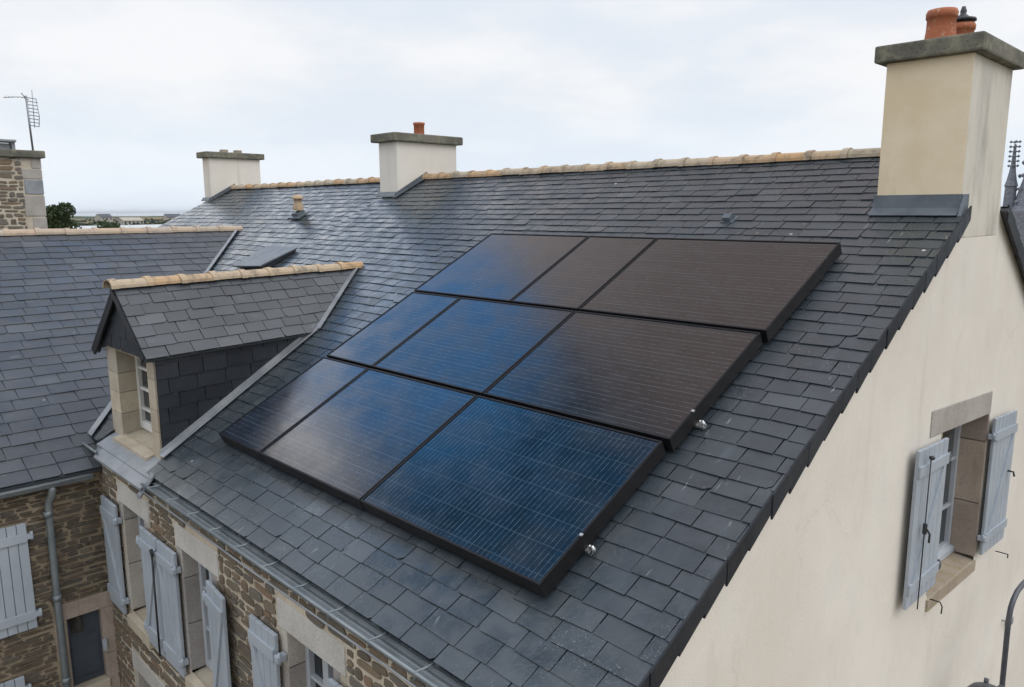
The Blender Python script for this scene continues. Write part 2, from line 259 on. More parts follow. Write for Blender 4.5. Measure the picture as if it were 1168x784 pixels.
# ------------------------------------------------------------------ mesh helpers
def tag(o, label=None, cat=None, group=None, kind=None):
    if label: o['label'] = label
    if cat: o['category'] = cat
    if group: o['group'] = group
    if kind: o['kind'] = kind
    return o
def thing(name, label, cat, loc, group=None):
    o = bpy.data.objects.new(name, None); S.collection.objects.link(o); o.location = (loc[0], loc[1], loc[2]+Z0); o.empty_display_size = .2
    return tag(o, label, cat, group)
def root_loc(p):
    v = V((0, 0, 0))
    while p is not None: v = v+p.location; p = p.parent
    return v
class MB:
    def __init__(s): s.v = []; s.f = []; s.t = []; s.mi = []; s.uv = []; s.sm = []
    def add(s, vs, fs, tint=.5, mi=0, uv=None, smooth=False):
        k = len(s.v); s.v += [V(q) for q in vs]
        for fc in fs:
            s.f.append([k+i for i in fc]); s.t.append(tint); s.mi.append(mi); s.sm.append(smooth)
            s.uv.append([uv[i] for i in fc] if uv else None)
        return s
    def quad(s, a, b, c, d_, **k): return s.add([a, b, c, d_], [(0, 1, 2, 3)], **k)
    def hexa(s, p, **k):      # p: 4 bottom corners (ccw from outside above), 4 top
        return s.add(p, [(3, 2, 1, 0), (4, 5, 6, 7), (0, 1, 5, 4), (1, 2, 6, 5), (2, 3, 7, 6), (3, 0, 4, 7)], **k)
    def box(s, x0, x1, y0, y1, z0, z1, fn=None, bev=0., **k):
        if bev:
            bm = bmesh.new(); bmesh.ops.create_cube(bm, size=1)
            for q in bm.verts: q.co = V((x0+(q.co.x+.5)*(x1-x0), y0+(q.co.y+.5)*(y1-y0), z0+(q.co.z+.5)*(z1-z0)))
            bmesh.ops.bevel(bm, geom=bm.edges[:], offset=bev, segments=2, affect='EDGES', profile=.6)
            vs = [q.co.copy() for q in bm.verts]; bm.verts.index_update(); fs = [[q.index for q in fc.verts] for fc in bm.faces]; bm.free()
            if fn: vs = [fn(q) for q in vs]
            return s.add(vs, fs, **k)
        p = [V(q) for q in ((x0, y0, z0), (x1, y0, z0), (x1, y1, z0), (x0, y1, z0), (x0, y0, z1), (x1, y0, z1), (x1, y1, z1), (x0, y1, z1))]
        if fn: p = [fn(q) for q in p]
        return s.hexa(p, **k)
    def prism(s, poly, dv, **k):
        n = len(poly); poly = [V(q) for q in poly]; dv = V(dv)
        s.add(poly+[q+dv for q in poly], [tuple(range(n))[::-1], tuple(range(n, 2*n))]+[(i, (i+1) % n, n+(i+1) % n, n+i) for i in range(n)], **k); return s
    def tube(s, pts, rad, n=8, cap=True, **k):
        pts = [V(q) for q in pts]; rr = rad if isinstance(rad, (list, tuple)) else [rad]*len(pts); vs = []; ref = None
        for i, q in enumerate(pts):
            dr = (pts[min(i+1, len(pts)-1)]-pts[max(i-1, 0)]).normalized()
            if ref is None: ref = dr.orthogonal().normalized()
            a = (ref-dr*ref.dot(dr)).normalized(); b = dr.cross(a); ref = a
            vs += [q+(a*math.cos(6.2832*j/n)+b*math.sin(6.2832*j/n))*rr[i] for j in range(n)]
        fs = [(i*n+j, i*n+(j+1) % n, (i+1)*n+(j+1) % n, (i+1)*n+j) for i in range(len(pts)-1) for j in range(n)]
        if cap: fs += [tuple(range(n))[::-1], tuple(range((len(pts)-1)*n, len(pts)*n))]
        k.setdefault('smooth', True); return s.add(vs, fs, **k)
    def lathe(s, c, prof, n=20, ax=(0, 0, 1), **k):     # prof: (radius, height)
        c = V(c); ax = V(ax); a = ax.orthogonal().normalized(); b = ax.cross(a)
        vs = [c+ax*h+(a*math.cos(6.2832*j/n)+b*math.sin(6.2832*j/n))*max(q, 1e-4) for q, h in prof for j in range(n)]
        fs = [(i*n+j, i*n+(j+1) % n, (i+1)*n+(j+1) % n, (i+1)*n+j) for i in range(len(prof)-1) for j in range(n)]
        k.setdefault('smooth', True); return s.add(vs, fs, **k)
    def build(s, name, mats, parent=None, label=None):
        me = bpy.data.meshes.new(name); off = root_loc(parent) if parent else V((0, 0, 0))
        me.from_pydata([q+V((0, 0, Z0))-off for q in s.v], [], s.f)
        for q in (mats if isinstance(mats, (list, tuple)) else [mats]): me.materials.append(M[q] if isinstance(q, str) else q)
        at = me.color_attributes.new('tint', 'FLOAT_COLOR', 'CORNER'); uvl = me.uv_layers.new(name='UVMap') if any(s.uv) else None
        li = 0
        for i, pl in enumerate(me.polygons):
            pl.material_index = s.mi[i]; pl.use_smooth = s.sm[i]
            for j in range(pl.loop_total):
                at.data[li].color = (s.t[i],)*3+(1,)
                if uvl and s.uv[i]: uvl.data[li].uv = s.uv[i][j]
                li += 1
        bm = bmesh.new(); bm.from_mesh(me); bmesh.ops.recalc_face_normals(bm, faces=bm.faces) if not getattr(s, 'keep', 0) else None; bm.to_mesh(me); bm.free()
        me.validate(); o = bpy.data.objects.new(name, me); S.collection.objects.link(o)
        if parent: o.parent = parent
        if label: o['label'] = label
        return o
def clip(poly, region):     # Sutherland-Hodgman, both 2D, region convex
    A = sum(region[i-1][0]*region[i][1]-region[i][0]*region[i-1][1] for i in range(len(region)))
    if A < 0: region = region[::-1]
    for i in range(len(region)):
        a, b = region[i-1], region[i]; ins = lambda p: (b[0]-a[0])*(p[1]-a[1])-(b[1]-a[1])*(p[0]-a[0]) >= -1e-9
        o = []
        for j in range(len(poly)):
            p, q = poly[j-1], poly[j]
            if ins(p) != ins(q):
                d1 = (b[0]-a[0])*(p[1]-a[1])-(b[1]-a[1])*(p[0]-a[0]); d2_ = (b[0]-a[0])*(q[1]-a[1])-(b[1]-a[1])*(q[0]-a[0]); t = d1/(d1-d2_)
                o.append((p[0]+(q[0]-p[0])*t, p[1]+(q[1]-p[1])*t))
            if ins(q): o.append(q)
        poly = o
        if len(poly) < 3: return []
    return poly
def slates(mb, O, eu, ev, en, regions, expo, wid, th=.0042, seed=1, v_eave=None, wob=.0, jit=1.):
    """courses of single slates on the plane O + u*eu + v*ev (v runs down the slope)"""
    rg = random.Random(seed); O, eu, ev, en = V(O), V(eu), V(ev), V(en)
    if not isinstance(regions[0], list): regions = [regions]
    us = [q[0] for g_ in regions for q in g_]; vs = [q[1] for g_ in regions for q in g_]; ve = v_eave if v_eave is not None else max(vs)
    k = 0; v1 = ve
    while v1 > min(vs)-.01:
        v0 = v1-expo*1.5; u = min(us)-wid*(.5 if k % 2 else 1)-rg.random()*wid*.25
        tilt = (rg.random()-.5)*.004*jit
        while u < max(us):
            w_ = wid*(1+(rg.random()-.5)*.26); g = .0025+rg.random()*.002
            dv = (rg.random()-.5)*.010*jit+tilt+wob*math.sin(u*1.7+k*.9)*.5+wob*math.sin(u*4.1+k*2.3)*.3; sk = (rg.random()-.5)*.010*jit
            raw = [(u+g, v0), (u+w_-g, v0), (u+w_-g, v1+dv+sk), (u+w_*.5, v1+dv+(rg.random()-.5)*.004), (u+g, v1+dv-sk)]
            wear = rg.random()
            if wear < .07: raw = raw[:2]+[(u+w_-g, v1-.03-.05*wear), (u+w_-g-.025-.3*wear, v1+dv+sk)]+raw[3:]
            elif wear < .14: raw = raw[:4]+[(u+g+.02+.2*(wear-.07), v1+dv-sk), (u+g, v1-.035)]
            elif wear > .988: raw = [(a, b+.022) for a, b in raw]
            lift = th*(1.25+.55*rg.random()); side = (rg.random()-.5)*.005; t = rg.random()
            for region in regions:
                p = clip(raw, region)
                if not p: continue
                top = [O+eu*a+ev*b+en*(.002+lift*(1.7*(b-v0)/(expo*1.5))+side*(a-u)/w_) for a, b in p]
                n = len(top); bot = [q-en*(th*.9) for q in top]
                mb.add(top+bot, [tuple(range(n))]+[(i, (i+1) % n, n+(i+1) % n, n+i) for i in range(n)], tint=t)
            u += w_
        v1 -= expo; k += 1
    return mb
def underlay(mb, O, eu, ev, en, region, dep=.03, mi=0):
    O, eu, ev, en = V(O), V(eu), V(ev), V(en)
    pts = [O+eu*a+ev*b-en*.008 for a, b in region]; mb.prism(pts, -en*dep, tint=0., mi=mi); return mb
def ridge_tiles(mb, a, b, rad, step, up=(0, 0, 1), seed=3, sag=.4):
    rg = random.Random(seed); a, b = V(a), V(b); L_ = (b-a).length; dr = (b-a)/L_; n = max(1, round(L_/step)); st = L_/n; upv = V(up); sd_ = dr.cross(upv).normalized()
    for i in range(n):
        t = rg.random(); j = (rg.random()-.5)*.012; jz = (rg.random()-.5)*.012
        for (s0, s1, r0, r1, tt) in ((0, st*1.02, rad, rad*.97, t), (-.022, .045, rad*1.16, rad*1.2, min(1, t*.6+.3))):
            vs = []; m_ = 9
            for (ss, rr) in ((s0, r0), (s1, r1)):
                for ri in (rr, rr-.016):
                    for q in range(m_):
                        an = -.12+(math.pi+.24)*q/(m_-1); vs.append(a+dr*(i*st+ss)+sd_*(math.cos(an)*ri+j)+upv*(math.sin(an)*ri*.92-sag*rad+jz))
            fs = []
            for q in range(m_-1):
                fs += [(q, q+1, 2*m_+q+1, 2*m_+q), (m_+q, 3*m_+q, 3*m_+q+1, m_+q+1), (q, m_+q, m_+q+1, q+1), (2*m_+q, 2*m_+q+1, 3*m_+q+1, 3*m_+q)]
            mb.add(vs, fs, tint=tt, smooth=False)
    return mb
def holes_wall(mb, P, us, zs, holes, **k):
    """flat wall P(u,z) over [us] x [zs] with rectangular holes"""
    U = sorted({us[0], us[1], *[q for h in holes for q in h[:2]]}); Zs = sorted({zs[0], zs[1], *[q for h in holes for q in h[2:]]})
    for i in range(len(U)-1):
        for j in range(len(Zs)-1):
            cu, cz = (U[i]+U[i+1])/2, (Zs[j]+Zs[j+1])/2
            if any(h[0] < cu < h[1] and h[2] < cz < h[3] for h in holes): continue
            mb.quad(P(U[i], Zs[j]), P(U[i+1], Zs[j]), P(U[i+1], Zs[j+1]), P(U[i], Zs[j+1]), **k)
    return mb

def rubble_stones(mb, P, us, zs, holes, hr, wr, seed, mi=1, joint=.010, proud=.014, rough=1.):
    """rough courses of single stones laid proud of the mortar wall P(u, out, z)"""
    rg = random.Random(seed); z = zs[0]; k = 0
    while z < zs[1]:
        h = hr[0]+(hr[1]-hr[0])*rg.random(); u = us[0]-rg.random()*wr[0]; ph = rg.random()*6
        while u < us[1]:
            w_ = wr[0]+(wr[1]-wr[0])*rg.random()**1.6
            split = rg.random() < .28 and h > (hr[0]+hr[1])*.5
            parts = [(0, .5), (.5, 1)] if split else [(0, 1)]
            for (f0, f1) in parts:
                zc0, zc1 = z+h*f0+.014*rough*math.sin(u*5+ph), z+h*f1+.014*rough*math.sin(u*5+ph)
                a, b, c_, d_ = max(us[0]+.004, u), min(us[1]-.004, u+w_), max(zs[0], zc0), min(zs[1], zc1)
                skip = b-a < .03 or d_-c_ < .018
                for hq in holes:
                    if a < hq[1] and b > hq[0] and c_ < hq[3] and d_ > hq[2]:
                        la, ra_ = hq[0]-a, b-hq[1]
                        if la > .04 and la >= ra_: b = hq[0]-.004
                        elif ra_ > .04: a = hq[1]+.004
                        else: skip = True
                if skip or b-a < .03: continue
                cx, cz, hx, hz = (a+b)/2, (c_+d_)/2, (b-a)/2-joint*(.4+.9*rg.random()), (d_-c_)/2-joint*(.35+.7*rg.random())
                hx, hz = max(hx, .012), max(hz, .008); n = 10; ring = []
                e = 2.9+3.0*rg.random(); rot = (rg.random()-.5)*.25*rough*min(1, hz/hx*2)
                for q in range(n):
                    an = 6.2832*(q+.5)/n; cs, sn = math.cos(an), math.sin(an)
                    px, pz = math.copysign(abs(cs)**(2/e), cs)*(.80+.26*rg.random()), math.copysign(abs(sn)**(2/e), sn)*(.76+.30*rg.random())
                    x_, y_ = px*hx, pz*hz; ring.append((cx+x_*math.cos(rot)-y_*math.sin(rot), cz+x_*math.sin(rot)+y_*math.cos(rot)))
                pr = proud*(.45+.9*rg.random()); tx, tz = (rg.random()-.5)*.10, (rg.random()-.5)*.10; t = rg.random()
                vs = [P(x, -.006, y) for x, y in ring]+[P(x, pr*.7, y) for x, y in ring]+[P(cx+(x-cx)*.84, pr+(x-cx)*tx+(y-cz)*tz, cz+(y-cz)*.80) for x, y in ring]
                fs = [tuple(range(2*n, 3*n))]+[(r_*n+q, r_*n+(q+1) % n, (r_+1)*n+(q+1) % n, (r_+1)*n+q) for r_ in (0, 1) for q in range(n)]
                mb.add(vs, fs, tint=t, mi=mi)
            u += w_
        z += h; k += 1
    return mb

# ------------------------------------------------------------------ geometry of the house, measured from the photograph
TP = .50814; AL = math.atan(TP); CA, SA = math.cos(AL), math.sin(AL)
EU, EV, EN = V((1, 0, 0)), V((0, -CA, -SA)), V((0, -SA, CA))
VE = 6.287                                     # slope length, ridge to eave
def rp(x, v, h=0): return EU*x+EV*v+EN*h
FY = -5.65                                     # courtyard facade
GX = -.065                                     # rendered gable wall
XW = -6.45                                     # wing wall
XL = -15.45
WR = V((-11.55, 0, -.84)); WS = (3.05-.84)/(11.55-6.33); WA = math.atan(WS)     # wing ridge and slope
WEV, WEN = V((math.cos(WA), 0, -math.sin(WA))), V((math.sin(WA), 0, math.cos(WA))); WVM = (11.55-6.33)/math.cos(WA)

house = thing('slate_roofed_house', 'long cream and rubble stone house whose slate roof carries the solar panels', 'house', (-7, -2.8, -Z0))
# --- roof
mb = MB()
regA = [[(-.70, 0), (-.70, 1.17), (-8.62, 1.17), (-8.62, 0)], [(0, 1.17), (0, 5.40), (-7.74, 5.40), (-8.62, 4.56), (-8.62, 1.17)],
        [(-5.40, 5.40), (0, 5.40), (0, VE), (-5.20, VE)], [(-7.74, 5.40), (-6.68, 5.40), (-6.56, VE), (-6.81, VE)]]   # round the chimney and the dormer
regB = [(-8.62, 0), (-8.62, 4.6), (-11.58, 1.83), (-11.58, 0)]
regC = [(-11.58, 0), (-11.58, 3.6), (XL, 3.6), (XL, 0)]
slates(mb, (0, 0, 0), EU, EV, EN, regA, .1365, .262, seed=11, v_eave=VE+.01)
slates(mb, (0, 0, -.012), EU, EV, EN, regB, .150, .26, seed=12, v_eave=VE-.05, wob=.02)
slates(mb, (0, 0, -.012), EU, EV, EN, regC, .150, .26, seed=12, v_eave=VE-.05, wob=.02)
for q in (*regA, regB, regC): underlay(mb, (0, 0, -.012), EU, EV, EN, q)
# rear slope, steeper at the top
RB = [V((0, 0, 0)), V((0, .10, -.50)), V((0, 5.6, -4.0))]
for i in (0, 1):
    e = (RB[i+1]-RB[i]); ln = e.length; e.normalize(); nn = V((0, -e.z, e.y))
    ue = -.72 if i == 0 else 0; reg = [(ue, 0), (ue, ln), (XL, ln), (XL, 0)]
    slates(mb, RB[i], EU, e, nn, reg, .16, .3, seed=30+i); underlay(mb, RB[i]-nn*.004, EU, e, nn, reg)
roof = mb.build('roof', 'roof_slate', house)
# verge: small slates hung down the side of the rake
mb = MB(); rg = random.Random(5); v = VE+.02
while v > 1.22:
    ln = .245*(.9+.2*rg.random()); dz = .118+rg.random()*.016; x0 = .003+rg.random()*.006
    a, b = rp(x0, v, .016), rp(x0-.001, v-ln-.03, .014); n_ = V((0, 0, -1))
    pl = [a, b, b+n_*dz*.86, a+n_*(dz+.022)]
    mb.prism(pl, (-.012, 0, 0), tint=rg.random()); v -= ln
    mb.prism([rp(-.10, v, -.03), rp(-.10, v+ln, -.03), rp(-.10, v+ln, -.10), rp(-.10, v, -.10)], (.07, 0, 0), tint=0)
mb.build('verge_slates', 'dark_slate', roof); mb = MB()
for i in range(22):
    e = (RB[2]-RB[1]).normalized(); a = RB[1]+e*(i*.25); b = a+e*.28; mb.prism([a+V((.0, 0, .02)), b+V((.008, 0, .026)), b+V((.008, 0, -.13)), a+V((0, 0, -.12))], (-.014, 0, 0), tint=rg.random())
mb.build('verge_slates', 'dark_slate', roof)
mb = MB(); ridge_tiles(mb, (-8.2, -.0, .03), (-.68, 0, .03), .086, .37, seed=4); mb.build('ridge_tiles', 'ridge_clay', roof); mb = MB(); ridge_tiles(mb, (-15.2, 0, .02), (-8.66, 0, .02), .084, .37, seed=5)
mb.build('ridge_tiles', 'ridge_clay', roof)
# --- walls
W1, W2, W3 = (-5.80, -5.23), (-4.36, -3.78), (-2.58, -2.0)
WT, WB = -3.285, -4.40
mb = MB(); fw = lambda u, z: V((u, FY, z))
holes_wall(mb, fw, (XW-.3, GX), (-Z0, -2.93), [(*W1, WB, WT), (*W2, WB, WT), (*W3, WB, WT), (-5.83, -5.2, -6.3, -5.06), (-2.62, -1.96, -6.3, -5.06)])
hs_ = [(a-.10, b+.10, WB-.14, WT+.205) for a, b in (W1, W2, W3)]+[(-5.93, -5.05, -6.5, -4.87), (-2.72, -1.81, -6.5, -4.87)]+[(a-.13, b+.16, WT, WT+.21) for a, b in (W1, W2, W3)]
rubble_stones(mb, lambda u, o, z: V((u, FY-o, z)), (XW, GX), (-6.4, -2.95), hs_, (.042, .092), (.09, .36), 61, joint=.008)
mb.build('facade_wall', ['mortar', 'field_stone'], house)
GW = (-.955, .415, -3.90, -2.43)               # gable window opening
SH = -.07
gs = lambda q: V((q[0], q[1], q[2]+SH*q[1]))
mb = MB(); gw = lambda u, z: V((GX, u, z))
holes_wall(mb, gw, (FY, 3.94), (-Z0, -3.0), [(GW[0], GW[1], GW[2]-.03, -3.0)]); mb.quad(gw(3.94, -Z0), gw(5.5, -Z0), gw(5.5, -4.03), gw(3.94, -3.0))
# upper gable triangle, cut round the window head
def top(u): return TP*u-.055 if u < 0 else (-.055-5*u if u < .10 else -.555-.636*(u-.10))
cuts = sorted({FY, -4.6, -3.6, -2.6, -1.8, GW[0], -.5, 0, .10, GW[1], 1, 2, 3, 3.94})
for a, b in zip(cuts, cuts[1:]):
    za, zb = max(top(a), -3.0), max(top(b), -3.0)
    lo = -2.40 if GW[0]-1e-6 <= a and b <= GW[1]+1e-6 else -3.0
    mb.quad(gw(a, lo), gw(b, lo), gw(b, zb), gw(a, za))
for q in mb.v:
    if GW[0]-1e-4 < q.y < GW[1]+1e-4 and (abs(q.z+2.40) < 1e-4 or abs(q.z-GW[2]+.03) < 1e-4): q.z += SH*q.y
mb.build('gable_wall', 'cream', house)
mb = MB(); mb.quad(V((XL+.1, FY, -Z0)), V((XL+.1, 5.5, -Z0)), V((XL+.1, 5.5, -3.9)), V((XL+.1, FY, -3)), mi=0)
mb.add([V((XL+.1, FY, -3)), V((XL+.1, 5.5, -3.9)), V((XL+.1, 0, -.05))], [(0, 1, 2)]); mb.quad(V((XL+.1, 5.5, -Z0)), V((GX, 5.5, -Z0)), V((GX, 5.5, -3.86)), V((XL+.1, 5.5, -3.86)))
mb.quad(V((XL+.1, FY, -Z0)), V((-12, FY, -Z0)), V((-12, FY, -3)), V((XL+.1, FY, -3)))
mb.build('rear_wall', 'cream', house)
# --- gable chimney, flush with the gable
def pot(mb, x, y, z, r, h, top_=True):
    mb.lathe((x, y, z), [(r*1.08, 0), (r*1.05, h*.1), (r*.96, h*.45), (r*.95, h*.74), (r*1.03, h*.76), (r*1.05, h*.92), (r*1.0, h*.95), (r*.96, h), (r*.78, h), (r*.76, h*.3), (0, h*.3)], 28, tint=rnd.random())
mb = MB(); mb.box(-.71, -.062, -1.05, .035, -.75, .665, bev=.012, mi=0)
ch = mb.build('chimney', ['yellow', 'weathered'], house, 'tall cream rendered chimney at the gable end')
for pl in ch.data.polygons:
    if pl.normal.x > .7: pl.material_index = 1
mb = MB(); mb.box(-.79, .01, -1.12, .11, .665, .80, bev=.018); cp = mb.build('chimney_cap', 'lichen_slab', ch)
mb = MB(); pot(mb, -.40, -.80, .80, .112, .265); mb.build('chimney_pot', 'terracotta', ch)
mb = MB(); pot(mb, -.37, -.38, .80, .098, .22); mb.build('chimney_pot', 'terracotta', ch)
mb = MB(); mb.lathe((-.37, -.38, 1.02), [(.08, .0), (.08, .02), (.105, .02), (.10, .04), (.05, .055), (.022, .08), (.026, .10), (.014, .14), (0, .14)], 20); mb.build('chimney_cowl', 'iron', ch)
mb = MB(); zf = -TP*1.05
mb.prism([V((-.725, -1.054, -.40)), V((-.725, -1.068, -.40)), V((-.73, -1.075, -.505)), V((-.73, -1.16, -.565)), V((-.73, -1.054, -.565))], (.672, 0, 0)); mb.prism([V((-.05, -1.16, -.57)), V((-.05, -1.05, -.40)), V((-.05, -1.0, -.40)), V((-.05, -1.0, -.64)), V((-.05, -1.14, -.70))], (.028, 0, 0))
mb.build('flashing', 'dark_lead', ch)
def ridge_chimney(x0, x1, y0, y1, zt, label, seed, fl='dark_lead'):
    mb = MB(); mb.box(x0, x1, y0, y1, -.8, zt, bev=.012); c_ = mb.build('chimney', 'house_render' if 0 else 'cream', house, label)
    mb = MB(); mb.box(x0-.10, x1+.07, y0-.09, y1+.09, zt, zt+.13, bev=.018); mb.build('chimney_cap', 'lichen_slab', c_)
    mb = MB()
    mb.prism([rp(x1+.002, -y0/CA+.06, .02), rp(x1+.002, -.06, .02), rp(x1+.002, -.06, .09), rp(x1+.002, -y0/CA+.02, .07)], (.018, 0, 0))
    mb.prism([rp(x1+.0, -y0/CA+.10, .026), rp(x1+.0, -.06, .026), rp(x1+.07, -.06, .026), rp(x1+.07, -y0/CA+.10, .026)], EN*.006)
    mb.prism([rp(x0-.015, -y0/CA, .07), rp(x1+.015, -y0/CA, .07), rp(x1+.015, -y0/CA+.08, .028), rp(x0-.015, -y0/CA+.08, .028)], EN*.008)
    mb.build('flashing', fl, c_); return c_
c2 = ridge_chimney(-8.68, -8.2, -.56, .66, .56, 'cream chimney halfway along the ridge', 1)
mb = MB(); mb.lathe((-8.37, .02, .69), [(.085, 0), (.085, .16), (.095, .165), (.095, .20), (.07, .20), (.07, .05), (0, .05)], 22); mb.build('chimney_pot', 'terracotta', c2)
c3 = ridge_chimney(-15.55, -15.2, -.53, .66, .66, 'pale chimney at the far end of the ridge', 2)
for yy in (-.1, .22):
    mb = MB(); mb.box(-15.45, -15.3, yy-.07, yy+.07, .785, .86, bev=.01); mb.build('chimney_pot', 'pink_granite', c3)
# --- gutter along the courtyard eave
def gutter(mb, a, b, r_, outv, n=24):
    a, b, outv = V(a), V(b), V(outv); dr = (b-a).normalized(); vs = []; m_ = 9
    for e in (a, b):
        for rr in (r_, r_-.006):
            vs += [e+outv*(-math.cos(math.pi*q/(m_-1))*rr)+V((0, 0, -math.sin(math.pi*q/(m_-1))*rr)) for q in range(m_)]
    fs = []
    for q in range(m_-1): fs += [(q, q+1, 2*m_+q+1, 2*m_+q), (m_+q, 3*m_+q, 3*m_+q+1, m_+q+1)]
    fs += [(0, 2*m_, 3*m_, m_), (m_-1, 2*m_-1, 4*m_-1, 3*m_-1)]
    fs += [tuple(range(m_))+tuple(range(2*m_-1, m_-1, -1)), tuple(range(2*m_, 3*m_))+tuple(range(4*m_-1, 3*m_-1, -1))]
    mb.add(vs, fs); mb.tube([a+outv*r_, b+outv*r_], .011, 8); return mb
mb = MB(); GY, GZ = -5.645, -2.872
gutter(mb, (-5.02, GY, GZ), (.0, GY, GZ), .066, (0, -1, 0)); mb.prism([(-5.02, -5.50, GZ-.02), (-5.02, -5.62, GZ-.03), (0, -5.62, GZ-.03), (0, -5.50, GZ-.02)], (0, 0, .012))
gu = mb.build('gutter', 'zinc', house)
for i in range(12):
    x = -4.85+i*.42; mb = MB(); mb.tube([(x, GY+.07, GZ+.012), (x, GY, GZ+.006), (x, GY-.07, GZ+.012), (x, GY-.078, GZ-.03)], .006, 6); mb.build('gutter_bracket', 'zinc', gu)
mb = MB(); mb.tube([(-5.0, -5.715, -2.935), (-3, -5.722, -2.945), (-1.5, -5.718, -2.94), (.0, -5.72, -2.945)], .007, 6); mb.build('cable', 'lead', house)
mb = MB(); gutter(mb, (-6.74, GY, GZ), (-6.28, GY, GZ), .066, (0, -1, 0)); mb.build('gutter', 'zinc', house)
# valley flashing beside the wing roof
mb = MB(); a, b = rp(-11.55, 1.86, .03), rp(-6.80, VE, .03); sd_ = V((1, 0, 0)); mb.prism([a+sd_*-.03, a+sd_*.07, b+sd_*.07, b+sd_*-.07], (0, 0, .012)); mb.build('valley_flashing', 'lead', house)

# --- courtyard windows, shutters
def board_shutter(nm, P, w_, z0, z1, par, boards=5, hinge_u=None, brace=1, bar=False, mat='shutter_paint', label=None):
    """P(u,out,z): u 0..w across the shutter, out from the wall"""
    th = .028; mb = MB(); bw = w_/boards
    for i in range(boards): mb.box(i*bw+.002, (i+1)*bw-.002, 0, th, z0+rnd.random()*.004, z1-rnd.random()*.004, fn=lambda q: P(*q), bev=.006)
    h = z1-z0
    for zc in (z0+.13*h, z1-.13*h): mb.box(.006, w_-.006, th, th+.018, zc-.045*min(1, h), zc+.045*min(1, h), fn=lambda q: P(*q), bev=.004)
    if brace:
        a, b = (w_*.88, z0+.13*h+.04), (w_*.12, z1-.13*h-.04)
        if brace < 0: a, b = (w_*.12, a[1]), (w_*.88, b[1])
        mb.hexa([P(a[0]-.03, th, a[1]), P(a[0]+.03, th, a[1]), P(a[0]+.03, th+.016, a[1]), P(a[0]-.03, th+.016, a[1]), P(b[0]-.03, th, b[1]), P(b[0]+.03, th, b[1]), P(b[0]+.03, th+.016, b[1]), P(b[0]-.03, th+.016, b[1])])
    s_ = mb.build(nm, mat, par, label)
    if hinge_u is not None:
        for zc in (z0+.13*h, z1-.13*h):
            mb = MB(); du = .035 if hinge_u > w_/2 else -.035
            mb.box(min(hinge_u, hinge_u+du)-.01, max(hinge_u, hinge_u+du)+.01, -.02, .05, zc-.024, zc+.024, fn=lambda q: P(*q), bev=.006); mb.tube([P(hinge_u+du, .03, zc-.04), P(hinge_u+du, .03, zc+.045)], .013, 8)
            mb.build('hinge', 'shutter_paint' if not bar else 'lamp_grey', s_)
    if bar:
        mb = MB(); ub = w_*.24; mb.tube([P(ub, th+.034, z0-.03), P(ub, th+.034, z1-.07)], .005, 8)
        mb.box(ub-.013, ub+.017, th+.02, th+.05, (z0+z1)/2-.045, (z0+z1)/2+.045, fn=lambda q: P(*q), bev=.008); mb.tube([P(ub, th+.05, (z0+z1)/2), P(ub+.05, th+.06, (z0+z1)/2-.05), P(ub+.045, th+.06, (z0+z1)/2-.12)], .008, 8)
        mb.lathe(P(ub, th+.04, z1-.07), [(0, -.02), (.02, -.01), (.022, .01), (0, .02)], 10); mb.build('locking_bar', 'iron', s_)
    return s_
def casement(P, u0, u1, z0, z1, par, mat, rows=3, cols=2, fw=.05):
    """window frame in the opening; glass and glazing bars are its children"""
    mb = MB(); B = lambda a, b, c, d_, o0, o1: mb.box(a, b, o0, o1, c, d_, fn=lambda q: P(*q), bev=.006)
    B(u0, u0+fw, z0, z1, -.03, .03); B(u1-fw, u1, z0, z1, -.03, .03); B(u0+fw, u1-fw, z1-fw, z1, -.03, .028); B(u0+fw, u1-fw, z0, z0+fw*1.5, -.03, .028)
    um = (u0+u1)/2
    if cols == 2: B(um-.035, um+.035, z0+fw, z1-fw, -.03, .045)
    fr = mb.build('window_frame', mat, par)
    mb = MB(); mb.quad(P(u0+.01, -.012, z0+.01), P(u1-.01, -.012, z0+.01), P(u1-.01, -.012, z1-.01), P(u0+.01, -.012, z1-.01)); mb.build('pane', 'glass', fr)
    for i in range(1, rows):
        mb = MB(); zc = z0+(z1-z0)*i/rows; mb.box(u0+fw*.8, u1-fw*.8, -.02, .018, zc-.013, zc+.013, fn=lambda q: P(*q)); mb.build('glazing_bar', mat, fr)
    return fr
